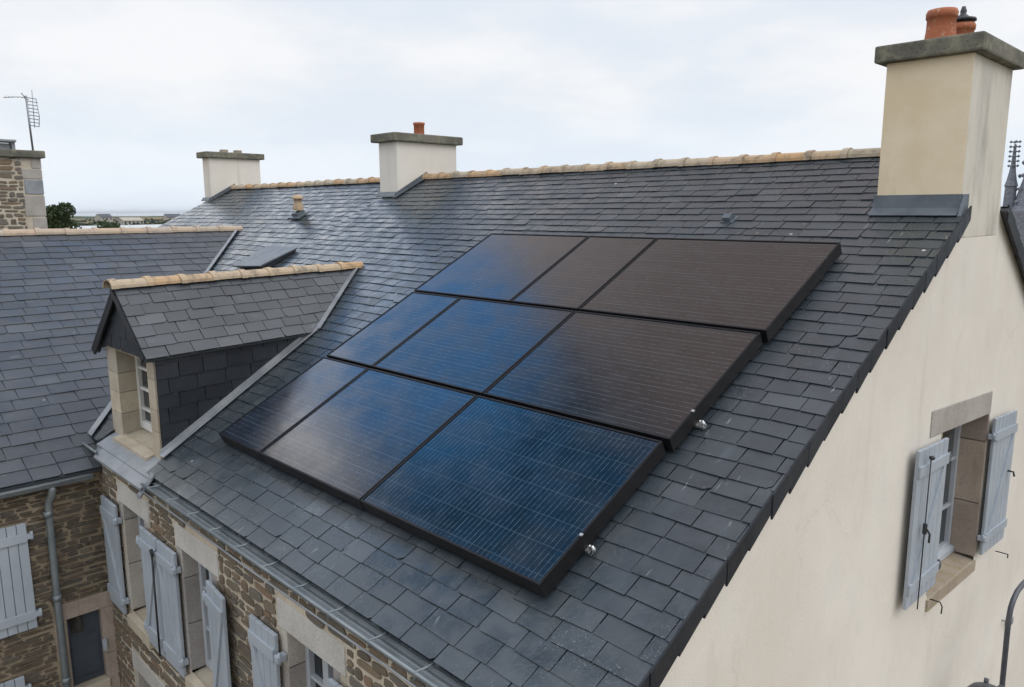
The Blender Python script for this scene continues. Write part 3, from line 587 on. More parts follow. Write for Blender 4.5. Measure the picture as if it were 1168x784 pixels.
def surround(P, u0, u1, z0, z1, dep, par, lint, jamb, sill, lint_h=.205, lint_ext=.11, jw=.10, proud=.004, so=.055, sill_mat='tan_granite', flush=True, back=True):
    """jamb reveals with stone courses, lintel and sill; out>0 is towards the viewer"""
    rg = random.Random(int(abs(u0)*977))
    for (a, sgn) in ((u0, -1), (u1, 1)):
        mb = MB(); z = z0
        while z < z1-.02:
            zz = min(z1, z+(z1-z0)*(.30+.14*rg.random())); zz = z1 if z1-zz < .15 else zz
            w_ = jw*(.75+.6*rg.random()); mb.box(min(a, a+sgn*w_), max(a, a+sgn*w_), -dep, proud, z+.004, zz-.004, fn=lambda q: P(*q), bev=.006, tint=rg.random()); z = zz
        mb.build('window_jamb', jamb, par)
    lx = lint_ext if isinstance(lint_ext, tuple) else (lint_ext, lint_ext+.04)
    mb = MB(); mb.box(u0-lx[0], u1+lx[1], -dep, proud+.006, z1+.003, z1+lint_h, fn=lambda q: P(*q), bev=.008); mb.build('lintel', lint, par)
    mb = MB(); mb.hexa([P(u0-.02, -dep, z0-.14), P(u1+.02, -dep, z0-.14), P(u1+.02, so, z0-.14), P(u0-.02, so, z0-.14), P(u0-.02, -dep, z0), P(u1+.02, -dep, z0), P(u1+.02, so, z0-.035), P(u0-.02, so, z0-.035)]); mb.build('window_sill', sill, par)
    if back:
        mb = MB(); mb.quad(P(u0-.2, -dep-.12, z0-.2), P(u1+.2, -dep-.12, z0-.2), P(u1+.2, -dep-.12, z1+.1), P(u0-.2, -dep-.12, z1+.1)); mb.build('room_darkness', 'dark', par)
def fp(x0): return lambda u, o, z: V((x0+u, FY-o, z))
P0 = fp(0)
for (a, b) in (W1, W2, W3):
    surround(P0, a, b, WB, WT, .26, house, 'pale_granite', 'granite', 'tan_granite')
    casement(lambda u, o, z: V((u, FY+.15-o, z)), a, b, WB+.0, WT, house, 'frame_paint')
for (x0, hg, br, op) in ((-6.31, .43, 1, .0), (-5.215, 0, -1, 0), (-4.80, .38, 1, 0), (-3.765, 0, -1, .10), (-3.035, .41, 1, 0), (-1.98, 0, -1, 0)):
    w_ = .43 if x0 < -6 else .40 if x0 in (-5.215, -4.80) else .385
    P = (lambda x0, op: (lambda u, o, z: V((x0+u, FY-.03-o-op*(u if op else 0), z))))(x0, op)
    board_shutter('shutter', P, w_, -4.46, -3.325, house, 4, hg, br, bar=False)
    if x0 in (-5.215,):
        pass
mb = MB(); mb.tube([(-4.83, FY-.09, -3.42), (-4.83, FY-.095, -4.42)], .009, 8); mb.tube([(-4.83, FY-.09, -3.42), (-4.79, FY-.11, -3.40), (-4.78, FY-.10, -3.46)], .014, 8); mb.build('shutter_bar', 'iron', house)
for (a, b) in ((-5.83, -5.2), (-2.62, -1.96)):
    surround(P0, a, b, -6.3, -5.06, .26, house, 'pale_granite', 'granite', 'granite', lint_h=.19); casement(lambda u, o, z: V((u, FY+.15-o, z)), a, b, -6.3, -5.06, house, 'frame_paint')
# --- gable window
PG = lambda u, o, z: gs((GX+o, u, z))
surround(PG, GW[0], GW[1], GW[2], GW[3], .30, house, 'granite', 'pink_granite', 'mossy_granite', lint_h=.225, lint_ext=(.33, .03), jw=.03, proud=.004, so=.018)
casement(lambda u, o, z: gs((GX-.25+o, u, z)), GW[0], GW[1], GW[2]+.02, GW[3], house, 'frame_paint', 3, 2, .055)
mb = MB(); mb.hexa([PG(GW[0], -.25, GW[2]), PG(GW[1], -.25, GW[2]), PG(GW[1], -.18, GW[2]), PG(GW[0], -.18, GW[2]), PG(GW[0], -.25, GW[2]+.085), PG(GW[1], -.25, GW[2]+.085), PG(GW[1], -.18, GW[2]+.05), PG(GW[0], -.18, GW[2]+.05)]); mb.build('window_board', 'frame_paint', house)
board_shutter('shutter', lambda u, o, z: gs((GX+.035+o+.015*(1-u/.76), -1.745+u, z)), .76, -3.76, -2.455, house, 6, .76, -1, bar=True, label='blue grey shutter with a black locking bar')
board_shutter('shutter', lambda u, o, z: gs((GX+.035+o+.01*u, .44+u, z)), .77, -3.87, -2.47, house, 6, .0, -1)
mb = MB(); mb.tube([PG(1.16, .02, -4.02), PG(1.16, .12, -4.02), PG(1.19, .13, -4.03), PG(1.19, .13, -4.07)], .006, 8); mb.build('shutter_stay', 'iron', house); mb = MB(); mb.tube([PG(-.93, .02, -3.93), PG(-.93, .10, -3.93), PG(-.90, .11, -3.98), PG(-.91, .11, -4.04)], .006, 8)
mb.build('shutter_stay', 'iron', house); mb = MB(); mb.tube([PG(1.07, .07, -3.10), PG(1.07, .12, -3.10), PG(1.10, .125, -3.15)], .010, 8); mb.build('shutter_stay', 'iron', house)
mb = MB(); mb.tube([(GX, 1.9, -5.20), (GX+.05, 1.9, -5.20), (GX+.06, 2.1, -5.28)], .010, 8); mb.box(GX, GX+.06, 2.08, 2.2, -5.33, -5.25, bev=.01); mb.build('wall_hook', 'lead', house)

# --- dormer
DX, DY, KB = -6.0, -5.42, .19
def dp(a, b, z): return V((DX+a-KB*b, DY+b, z))
DL, DR, DE, DT = -.62, .70, -1.82, -1.215       # left, right, eave height, ridge height
ra = .03                                      # ridge offset
main_y = lambda z: z/TP
mb = MB()
OL, OR_, OT = -.33, .51, -1.865                 # window opening in the dormer front
def dfr(u, z): return dp(u, 0, z)
holes_wall(mb, dfr, (DL, DR), (-2.98, DE), [(OL, OR_, -2.74, OT)])
dormer = mb.build('dormer', 'tan_granite', house, 'roof dormer with a stone framed window and slate hung sides')
# jambs in dressed blocks, sill
rg = random.Random(9)
for (a, b) in ((DL-.003, OL), (OR_, DR-.016)):
    mb = MB(); z = -2.80
    while z < OT-.01:
        zz = min(OT, z+.2+.13*rg.random()); zz = OT if OT-zz < .1 else zz
        p = [dp(a, .34, z+.004), dp(b, .34, z+.004), dp(b, -.012, z+.004), dp(a, -.012, z+.004)]; mb.hexa([p[3], p[2], p[1], p[0]]+[q+V((0, 0, zz-z-.006)) for q in (p[3], p[2], p[1], p[0])], tint=rg.random()); z = zz
    mb.build('window_jamb', 'tan_granite', dormer)
mb = MB(); mb.hexa([dp(OL-.07, -.10, -2.86), dp(OR_+.02, -.10, -2.86), dp(OR_+.02, .34, -2.80), dp(OL-.07, .34, -2.80), dp(OL-.07, -.10, -2.78), dp(OR_+.02, -.10, -2.78), dp(OR_+.02, .34, -2.72), dp(OL-.07, .34, -2.72)]); mb.build('window_sill', 'tan_granite', dormer)
mb = MB(); mb.box(OL, OR_, 0, .30, OT+.001, OT+.02, fn=lambda q: dp(*q)); mb.box(OL-.05, OR_+.05, -.02, .02, OT-.004, OT+.035, fn=lambda q: dp(*q)); mb.build('window_head', 'tan_granite', dormer)
PD = lambda u, o, z: dp(u, .20-o, z)
casement(PD, OL, OR_, -2.72, OT, dormer, 'white_paint', 4, 2, .055)
# the casement is a sub-part itself: hand its pieces up to the dormer
fr = [c_ for c_ in dormer.children if c_.name.startswith('window_frame')][0]
for c_ in list(fr.children): c_.parent = dormer
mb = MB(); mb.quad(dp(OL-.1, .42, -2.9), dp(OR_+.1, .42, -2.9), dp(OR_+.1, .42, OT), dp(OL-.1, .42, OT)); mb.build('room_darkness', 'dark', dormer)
# slate hung gable above the window, set in the overhanging roof
mb = MB(); g0 = V((0, 0, 0)); tri = [(DL-.08, DE-.02), (DR+.0, DE-.02), (ra, DT-.02)]
slates(mb, dp(0, -.045, DE), V((1, 0, 0)), V((0, 0, -1)), V((0, -1, 0)), [(a, -(z-DE)) for a, z in tri], .14, .24, seed=41, th=.005); mb.prism([dp(a, .0, z) for a, z in tri], (0, -.024, 0), tint=0)
# right cheek and left cheek
ye = main_y(DE)-DY
for (sx, sg) in ((DR, 1), (DL, -1)):
    bx = V((-KB, 1, 0)); reg = [(0, 0), (ye, 0), (ye*.5, .5), (0, 1.0)]; zb = (TP*DY)
    reg = [(0.0, 0.0), (ye, 0.0), (0.0, DE-TP*DY+.02)]
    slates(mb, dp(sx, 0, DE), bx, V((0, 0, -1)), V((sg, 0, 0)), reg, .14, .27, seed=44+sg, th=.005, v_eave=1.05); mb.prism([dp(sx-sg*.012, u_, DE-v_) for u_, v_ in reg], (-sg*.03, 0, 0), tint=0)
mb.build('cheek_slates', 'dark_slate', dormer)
# dormer roof
mb = MB(); bdir = V((-KB, 1, 0)); fb = -.10
dnrm = {}
for (ea, sg, sd_) in ((DR+.06, 1, 51), (DL-.16, -1, 52)):
    ez = DE-.0 if sg > 0 else DE-.06
    O = dp(ra, 0, DT); e = (dp(ea, 0, ez)-O); ln = e.length; e.normalize(); nn = e.cross(bdir).normalized()
    if nn.z < 0: nn = -nn
    reg = [(fb, 0), (main_y(DT)-DY+.12, 0), (main_y(ez)-DY+.10, ln), (fb, ln)]
    slates(mb, O, bdir, e, nn, reg, .137, .25, seed=sd_, v_eave=ln+.004); underlay(mb, O-nn*.004, bdir, e, nn, reg, .025); dnrm[sg] = (O, e, ln, nn, reg)
dr = mb.build('dormer_roof', 'lilac_slate', dormer)
mb = MB()
for sg in (1, -1):
    O, e, ln, nn, reg = dnrm[sg]
    for (dep, off) in ((.075, 0), (.06, .045)) if sg < 0 else ((.05, 0),):
        x_ = .03 if sg < 0 else -.03
        p = [O+bdir*(fb-.012+off)-e*.01-nn*.012, O+bdir*(fb-.012+off)+e*(ln+x_)-nn*.012]; mb.prism([p[0], p[1], p[1]-nn*dep, p[0]-nn*dep], bdir*.022)
mb.build('bargeboard', 'black_timber', dormer)
mb = MB(); ridge_tiles(mb, dp(ra, fb-.03, DT+.028), dp(ra, main_y(DT)-DY+.0, DT+.026), .075, .36, seed=6); mb.build('dormer_ridge_tiles', 'ridge_clay', dormer)
mb = MB(); a = dp(ra, main_y(DT)-DY, DT)+EN*.035; b = dp(DR+.06, main_y(DE)-DY, DE)+EN*.03; wd_ = EN.cross(b-a).normalized()*.035
mb.prism([a-wd_, a+wd_, b+wd_*1.2, b-wd_*1.2], EN*.010); mb.build('valley_flashing', 'lead', dormer); mb = MB()
# strip where the cheek meets the main roof
q0, q1 = rp(dp(DR, ye, 0).x+.01, (-DY-ye)/CA, .03), rp(dp(DR, 0, 0).x+.02, -DY/CA+.02, .03)
mb.prism([q0, q0+V((.07, 0, 0)), q1+V((.09, 0, 0)), q1], EN*.012); mb.prism([q0, q1, q1+V((0, 0, .05)), q0+V((0, 0, .05))], (.01, 0, 0))
mb.build('valley_flashing', 'lead', dormer)
mb = MB(); sh = [(-6.62, -5.40, -2.79), (-5.20, -5.40, -2.79), (-5.05, -5.64, -2.865), (-6.5, -5.64, -2.865)]
mb.prism(sh, (0, 0, .018)); mb.prism([V((-6.35, -5.62, -2.865)), V((-5.05, -5.62, -2.865)), V((-5.03, -5.725, -2.94)), V((-6.33, -5.725, -2.94))], (0, 0, .022)); mb.prism([V((-5.10, -5.60, -2.84)), V((-5.02, -5.60, -2.84)), V((-5.0, -5.735, -3.0)), V((-5.10, -5.735, -3.02))], (0, 0, .03))
mb.build('lead_apron', 'lead', dormer)
# --- small things on the roof that belong to it
mb = MB(); c0 = rp(-1.98, 1.37, 0); mb.prism([rp(-2.05, 1.30, .01), rp(-1.92, 1.30, .01), rp(-1.92, 1.43, .01), rp(-2.05, 1.43, .01)], EN*.008); mb.prism([rp(-2.03, 1.31, .02), rp(-2.03, 1.42, .02), rp(-2.03, 1.42, .06), rp(-2.03, 1.36, .075)], (.08, 0, 0)); mb.build('roof_vent', 'dark_lead', house)
mb = MB(); mb.prism([rp(-10.36, 1.22, .02), rp(-10.0, 1.22, .02), rp(-10.0, 1.46, .02), rp(-10.36, 1.46, .02)], EN*.02, mi=0); mb.prism([rp(-10.24, 1.24, .04), rp(-10.10, 1.24, .04), rp(-10.08, 1.40, .04), rp(-10.28, 1.40, .04)], EN*.05, mi=0)
tv = mb.build('roof_vent', 'dark_lead', house)
mb = MB(); p0 = rp(-10.18, 1.30, .1); mb.lathe(p0, [(.09, 0), (.085, .10), (.06, .14), (.065, .18), (.10, .19), (.10, .21), (.05, .26), (0, .27)], 14); mb.build('vent_pot', 'ridge_clay', tv)
# raised skylight with a lead back
mb = MB(); a = (-9.25, 2.66); bx0, bx1, bv0, bv1 = -9.42, -8.52, 2.44, 3.02
mb.hexa([rp(bx0, bv1, .02), rp(bx1, bv1, .02), rp(bx1, bv0, .02), rp(bx0, bv0, .02), rp(bx0, bv1, .045), rp(bx1, bv1, .10), rp(bx1, bv0, .04), rp(bx0, bv0, .04)]); sk = mb.build('skylight', 'dark_slate', house)
mb = MB(); mb.prism([rp(bx0-.02, bv1+.04, .048), rp(bx1+.02, bv1+.04, .103), rp(bx1+.02, bv0-.02, .043), rp(bx0-.02, bv0-.02, .043)], EN*.02); mb.build('skylight_lid', 'dark_lead', sk)

# ------------------------------------------------------------------ the wing
wing = thing('wing_house', 'lower rubble stone wing at the left with a lilac slate roof and blue grey shutters', 'house', (-11, -8, -Z0))
mb = MB(); WU = V((0, 1, 0)); WO = V((WR.x, 0, WR.z)); yv = WR.z/TP
vm_c = (11.55-6.81)/math.cos(WA); YF = -12.5
regW = [[(yv, 0), (-5.60, vm_c), (YF, vm_c), (YF, 0)], [(-5.60, vm_c), (-5.63, WVM), (YF, WVM), (YF, vm_c)]]
slates(mb, WO, WU, WEV, WEN, regW, .200, .29, seed=21, v_eave=WVM+.005); [underlay(mb, WO-WEN*.004, WU, WEV, WEN, q) for q in regW]
wev2, wen2 = V((-math.cos(WA), 0, -math.sin(WA))), V((-math.sin(WA), 0, math.cos(WA))); reg2 = [(yv, 0), (-4.6, 3.6), (YF, 3.6), (YF, 0)]
slates(mb, WO, WU, wev2, wen2, reg2, .16, .32, seed=22); underlay(mb, WO-wen2*.004, WU, wev2, wen2, reg2)
wroof = mb.build('roof', 'lilac_slate', wing)
mb = MB(); ridge_tiles(mb, (WR.x, YF, WR.z+.03), (WR.x, yv+.05, WR.z+.03), .085, .40, seed=8); mb.build('ridge_tiles', 'pale_ridge_clay', wroof)
mb = MB(); wp = lambda u, z: V((XW, u, z)); DO = (-6.09, -5.77, -6.6, -4.59)
holes_wall(mb, wp, (YF, FY), (-Z0, -3.06), [DO, (-7.1, -6.75, -4.5, -3.5)]); mb.quad(V((-15, YF, -Z0)), V((XW, YF, -Z0)), V((XW, YF, -3.0)), V((-15, YF, -3.0))); mb.add([V((-15, YF, -3.0)), V((XW, YF, -3.0)), V((WR.x, YF, -.9))], [(0, 1, 2)])
mb.quad(V((-15, YF, -Z0)), V((-15, -5.7, -Z0)), V((-15, -5.7, -2.4)), V((-15, YF, -2.4)))
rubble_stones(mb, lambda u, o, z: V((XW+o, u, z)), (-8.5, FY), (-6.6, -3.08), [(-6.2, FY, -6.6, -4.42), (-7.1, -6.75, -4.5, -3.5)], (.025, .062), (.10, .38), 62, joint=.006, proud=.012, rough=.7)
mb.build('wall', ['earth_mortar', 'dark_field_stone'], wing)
PW = lambda u, o, z: V((XW+o, u, z))
mb = MB(); mb.box(-6.15, FY-.004, -.2, .012, -4.588, -4.42, fn=lambda q: PW(*q), bev=.008); mb.build('lintel', 'pink_granite', wing)
mb = MB(); mb.box(-6.20, DO[0], -.2, .010, -5.0, -4.592, fn=lambda q: PW(*q), bev=.006); mb.box(-6.16, DO[0], -.2, .012, -5.5, -5.005, fn=lambda q: PW(*q), bev=.006); mb.box(-6.2, DO[0], -.2, .010, -6.6, -5.505, fn=lambda q: PW(*q), bev=.006)
mb.build('door_jamb', 'pink_granite', wing); mb = MB()
mb.box(DO[1], FY-.004, -.2, .010, -5.1, -4.592, fn=lambda q: PW(*q), bev=.006); mb.box(DO[1], FY-.004, -.2, .012, -5.6, -5.105, fn=lambda q: PW(*q), bev=.006); mb.box(DO[1], FY-.004, -.2, .010, -6.6, -5.605, fn=lambda q: PW(*q), bev=.006); mb.build('door_jamb', 'pink_granite', wing)
mb = MB()
mb.box(DO[0], DO[1], -.12, -.08, -5.37, DO[3], fn=lambda q: PW(*q), bev=.004); mb.box(DO[0]+.03, DO[1]-.03, -.08, -.07, -5.30, -4.85, fn=lambda q: PW(*q), bev=.004)
dr_ = mb.build('door', 'door_paint', wing)
mb = MB(); mb.box(DO[0]+.04, DO[0]+.16, -.079, -.066, -4.80, -4.63, fn=lambda q: PW(*q)); mb.build('door_window', 'glass', dr_)
mb = MB(); mb.box(DO[0]-.02, DO[1]+.02, -.2, .03, -5.50, -5.38, fn=lambda q: PW(*q), bev=.01); mb.box(DO[0], DO[1], -.15, -.02, -6.6, -5.50, fn=lambda q: PW(*q)); mb.build('door_sill', 'tan_granite', wing)
board_shutter('shutter', lambda u, o, z: PW(-6.85+u, .03+o, z), .50, -4.54, -3.455, wing, 6, .50, 0); board_shutter('shutter', lambda u, o, z: PW(-7.40+u, .03+o, z), .50, -4.54, -3.455, wing, 6, 0., 0)
board_shutter('shutter', lambda u, o, z: PW(-7.02+u, .03+o, z), .51, -6.1, -4.995, wing, 6, .51, 0)
mb = MB(); gutter(mb, (XW+.145, YF, -3.085), (XW+.145, -5.76, -3.085), .055, (1, 0, 0)); wg = mb.build('gutter', 'zinc', wing)
mb = MB(); mb.tube([(XW+.145, -6.12, -3.12), (XW+.145, -6.12, -3.17), (XW+.12, -6.13, -3.23), (XW+.065, -6.145, -3.30), (XW+.055, -6.15, -3.38), (XW+.055, -6.16, -4.4), (XW+.055, -6.165, -Z0)], .034, 12)
for z in (-3.42, -4.3, -5.2): mb.lathe((XW+.055, -6.16, z), [(.034, -.03), (.041, -.03), (.041, .03), (.034, .03)], 14)
mb.build('downpipe', 'zinc', wing)
mb = MB(); mb.box(FY-.14, FY-.10, .0, .045, -5.05, -4.93, fn=lambda q: PW(*q), bev=.008); mb.build('junction_box', 'shutter_paint', wing)
# stone chimney behind the wing ridge
mb = MB(); mb.box(-13.5, -13.0, -6.2, -4.33, -1.6, .37, bev=.02); rubble_stones(mb, lambda u, o, z: V((-13.0+o, u, z)), (-5.6, -4.60), (-1.2, .36), [], (.05, .12), (.10, .34), 63)
sc = mb.build('chimney', ['mortar', 'field_stone'], wing, 'rubble stone chimney behind the wing ridge')
mb = MB()
for i, (z, h, w_, mt) in enumerate(((.20, .16, .14, 0), (.03, .16, .30, 0), (-.22, .24, .27, 1), (-.58, .34, .30, 0), (-.85, .25, .2, 0))): mb.box(-13.05, -12.99, -4.33-w_, -4.322, z, z+h, bev=.012, mi=mt)
mb.build('quoin', ['granite', 'lead'], sc)
mb = MB(); mb.box(-13.58, -12.93, -6.28, -4.26, .37, .49, bev=.02); mb.build('chimney_cap', 'lichen_slab', sc)
mb = MB(); mb.box(-13.4, -13.1, -5.2, -4.62, .62, .66, bev=.01); 
for yy in (-5.15, -4.66): mb.box(-13.35, -13.15, yy-.025, yy+.025, .49, .62)
mb.box(-13.32, -13.2, -5.12, -4.7, .49, .60); mb.build('chimney_cowl', 'lead', sc)

# ------------------------------------------------------------------ television aerial on the stone chimney
aer = thing('television_aerial', 'thin grey television aerial on a mast above the stone chimney', 'aerial', (-13.0, -4.42, .48))
mb = MB(); mb.tube([(-13, -4.42, .48), (-13, -4.43, .9), (-13, -4.44, 1.36)], .016, 8); mb.build('mast', 'aerial_grey', aer)
mb = MB(); mb.tube([(-13, -4.40, 1.30), (-13.0, -4.52, 1.335), (-13.0, -4.76, 1.30)], .006, 6)
for i in range(6): y = -4.50-i*.045; mb.tube([(-13.05, y, 1.325), (-12.95, y, 1.325)], .004, 5)
mb.tube([(-13, -4.44, 1.30), (-13, -4.50, 1.40)], .010, 6); mb.build('boom', 'aerial_grey', aer)
mb = MB(); mb.tube([(-13, -4.36, .86), (-13, -4.345, 1.46)], .006, 6)
for i in range(9):
    z = .88+i*.055; mb.tube([(-13.0, -4.43, z+.012), (-13, -4.33, z+.006), (-13, -4.29+.01*(i % 2), z)], .007, 6)
mb.tube([(-13, -4.295, .88), (-13, -4.275, 1.05), (-13, -4.30, 1.32)], .006, 6); mb.build('reflector', 'aerial_grey', aer)

# ------------------------------------------------------------------ solar panels
GH = .135; gapu = .012
vr = [(1.965, 3.228), (3.258, 4.452), (4.482, 5.700)]
rows = [[(-4.692, -3.223), (-3.223, -2.390), (-2.390, -.664)], [(-4.678, -3.892), (-3.892, -2.401), (-2.401, -.692)], [(-4.682, -3.905), (-3.905, -2.432), (-2.432, -.728)]]
PL = [['wide black solar panel at the upper left corner of the array', 'narrow black solar panel in the middle of the top row', 'wide dark brown reflecting solar panel at the upper right corner of the array'],
      ['narrow blue reflecting solar panel at the left end of the middle row', 'wide blue reflecting solar panel at the centre of the array', 'wide dark brown reflecting solar panel at the right end of the middle row'],
      ['narrow solar panel at the lower left corner, nearest the dormer', 'wide solar panel in the middle of the bottom row above the gutter', 'wide deep blue solar panel with visible cells at the lower right corner']]
for j, row in enumerate(rows):
    for i, (u0, u1) in enumerate(row):
        v0, v1 = vr[j]; u0_, u1_ = u0+gapu/2, u1-gapu/2; ce = rp((u0+u1)/2, (v0+v1)/2, 0)
        p = thing('solar_panel', PL[j][i], 'solar panel', ce, 'solar panels on the slate roof')
        mb = MB(); fwid = .013; h0 = .035
        B = lambda a, b, c, d_, z0, z1: mb.hexa([rp(a, d_, z0), rp(b, d_, z0), rp(b, c, z0), rp(a, c, z0), rp(a, d_, z1), rp(b, d_, z1), rp(b, c, z1), rp(a, c, z1)])
        B(u0_, u1_, v0, v0+fwid, h0, GH); B(u0_, u1_, v1-fwid, v1, h0, GH); B(u0_, u0_+fwid, v0+fwid, v1-fwid, h0, GH); B(u1_-fwid, u1_, v0+fwid, v1-fwid, h0, GH); B(u0_+fwid, u1_-fwid, v0+fwid, v1-fwid, h0+.03, GH-.02)
        mb.build('frame', 'panel_black', p)
        mb = MB(); a, b, c, d_ = u0_+fwid, u1_-fwid, v0+fwid, v1-fwid
        mb.add([rp(a, d_, GH-.006), rp(b, d_, GH-.006), rp(b, c, GH-.006), rp(a, c, GH-.006)], [(0, 1, 2, 3)], uv=[(a, d_), (b, d_), (b, c), (a, c)])
        mb.build('cell_glass', 'blue_cells' if (j, i) == (2, 2) else 'mixed_cells' if j == 2 else 'black_cells', p)
for j, vv in ((1, 4.17), (2, 5.32)):
    mid = rp(-2.7, vv, 0); sx = .018 if j == 1 else -.018
    ra_ = thing('mounting_rail', ['silver mounting rail end beside the top row of panels', 'silver mounting rail end beside the middle row of panels', 'silver mounting rail end beside the bottom row of panels'][j], 'mounting rail', mid, 'mounting rails under the solar panels')
    mb = MB(); e_ = -.675+sx+sx
    mb.hexa([rp(-4.66, vv+.02, .0), rp(e_, vv+.02, .018), rp(e_, vv-.02, .018), rp(-4.66, vv-.02, .0), rp(-4.66, vv+.02, .033), rp(e_, vv+.02, .034), rp(e_, vv-.02, .034), rp(-4.66, vv-.02, .033)]); mb.build('rail', 'aluminium', ra_)
    if 1:
        mb = MB(); mb.tube([rp(-.69+sx, vv, .03), rp(-.69+sx, vv, .06), rp(-.68+sx, vv, .066)], .008, 8); mb.lathe(rp(-.665+sx, vv+.0, .05), [(0, -.018), (.014, -.014), (.014, .006), (.008, .010), (.008, .022), (0, .022)], 8, ax=EN); mb.build('bolt', 'aluminium', ra_)
    mb = MB(); mb.prism([rp(-.728+sx, vv-.009, GH+.0015), rp(-.708+sx, vv-.009, GH+.0015), rp(-.708+sx, vv+.009, GH+.0015), rp(-.728+sx, vv+.009, GH+.0015)], EN*.006); mb.build('clamp', 'aluminium', ra_)

# ------------------------------------------------------------------ lamp by the gable
lamp = thing('swan_neck_lamp', 'dark grey swan neck lamp bracket in front of the cream gable wall', 'lamp', (.30, 1.2, -6.4))
mb = MB(); mb.tube([(.35, .17, -6.4), (.35, .15, -5.3), (.35, .11, -4.8), (.35, .085, -4.45), (.35, .08, -4.30), (.35, .11, -4.20), (.35, .18, -4.14), (.35, .30, -4.10), (.35, .48, -4.10), (.35, .80, -4.13), (.35, 1.2, -4.2)], .024, 10)
mb.tube([(GX, .17, -6.1), (.35, .17, -6.1)], .02, 8); mb.build('arm', 'lamp_grey', lamp)
mb = MB(); mb.lathe((.35, -.40, -4.86), [(.02, -.28), (.17, -.26), (.20, -.10), (.19, -.02), (.14, .05), (.05, .075), (.045, .10), (0, .105)], 20); mb.tube([(.35, -.40, -4.9), (.35, -.1, -4.95), (.35, .12, -5.0)], .022, 8)
mb.tube([(.30, -.28, -4.82), (.30, -.26, -4.77)], .02, 8); mb.build('lamp_head', 'lamp_grey', lamp)

# ------------------------------------------------------------------ beyond the house
gz = -Z0
def structure(mb, nm, mat):
    o = mb.build(nm, mat); o['kind'] = 'structure'; return o
mb = MB(); mb.quad(V((-1500, -9000, gz-.6)), V((9000, -9000, gz-.6)), V((9000, 9000, gz-.6)), V((-1500, 9000, gz-.6))); structure(mb, 'ground', 'land')
mb = MB(); mb.quad(V((-6.3, -14, gz-.45)), V((6, -14, gz-.45)), V((6, 14, gz-.45)), V((-6.3, 14, gz-.45))); mb.quad(V((-16, 5.6, gz-.46)), V((-6.3, 5.6, gz-.46)), V((-6.3, 14, gz-.46)), V((-16, 14, gz-.46))); structure(mb, 'yard', 'gravel')
mb = MB(); mb.quad(V((-26000, -22000, gz-2.5)), V((-1400, -22000, gz-2.5)), V((-1400, 22000, gz-2.5)), V((-26000, 22000, gz-2.5))); structure(mb, 'sea', 'sea')
rg = random.Random(77)
mb = MB()
for k, (dist, hh, wd) in enumerate(((1150, 4.2, 900), (900, 2.6, 700))):
    pts = []
    n = 60
    for i in range(n+1):
        an = R(200-115*i/n); pts.append((dist*math.cos(an), dist*math.sin(an), gz-.6+hh*(.55+.45*math.sin(i*.7+k)*math.sin(i*.23+1))+rg.random()*.8))
    vs = [V(q) for q in pts]+[V((q[0]*.93, q[1]*.93, gz-.7)) for q in pts]+[V((q[0]*1.12, q[1]*1.12, gz-.7)) for q in pts]
    mb.add(vs, [f_ for i in range(n) for f_ in ((i, i+1, n+2+i, n+1+i), (i, 2*n+2+i, 2*n+3+i, i+1))])
structure(mb, 'hills', 'land')
def tree(nm, label, cat, x, y, zb, h, rx, ry, seed, n=2600, leaf=.16, trunk=.3):
    rg = random.Random(seed); t = thing(nm, label, cat, (x, y, zb))
    mb = MB(); mb.tube([(x, y, zb), (x+.05, y, zb+h*.3), (x-.03, y+.05, zb+h*.6)], [.05*h*.5, .035*h*.5, .01*h], 8)
    for i in range(6):
        an = i*1.05; mb.tube([(x, y, zb+h*(.22+.04*i)), (x+math.cos(an)*rx*.55, y+math.sin(an)*ry*.55, zb+h*(.5+.04*i))], [.02*h*.4, .006*h], 6)
    mb.build('trunk', 'bark', t); mb = MB()
    cl = []
    for i in range(34):
        a, b = rg.random()*6.283, math.acos(1-1.7*rg.random()); q = .55+.42*rg.random()
        cl.append((V((x+rx*q*math.sin(b)*math.cos(a), y+ry*q*math.sin(b)*math.sin(a), zb+h*trunk+(h*(1-trunk))*(.42+.5*q*math.cos(b)))), .30*(rx+ry)/2*(.7+.6*rg.random()), rg.random()))
    for i in range(n):
        c_, r_, tt = cl[i % len(cl)]; dv = V((rg.gauss(0, 1), rg.gauss(0, 1), rg.gauss(0, 1))).normalized()*(r_*rg.random()**.4); p = c_+dv
        a = V((rg.gauss(0, 1), rg.gauss(0, 1), rg.gauss(0, 1))).normalized(); b = a.orthogonal().normalized()*leaf; a = a*leaf*1.5
        mb.add([p-a*.5, p+b*.4, p+a*.5, p-b*.4], [(0, 1, 2, 3)], tint=min(1, max(0, tt*.6+.4*rg.random())))
    mb.build('crown', 'leaf', t)
tree('tree', 'dark round tree beside the rubble stone chimney at the left', 'tree', -56.2, 6.85, gz-.6, 8.1, 2.35, 2.35, 3, 13000, .16, .18)
tree('shrub', 'low dark bush to the right of the round tree', 'bush', -113, 26.5, gz-.6, 6.2, 2.6, 2.6, 4, 2600, .3, .1)
tree('shrub', 'small dark bush against the far slate verge', 'bush', -139, 46.5, gz-.6, 5.9, 2.6, 2.6, 5, 2200, .3, .1)
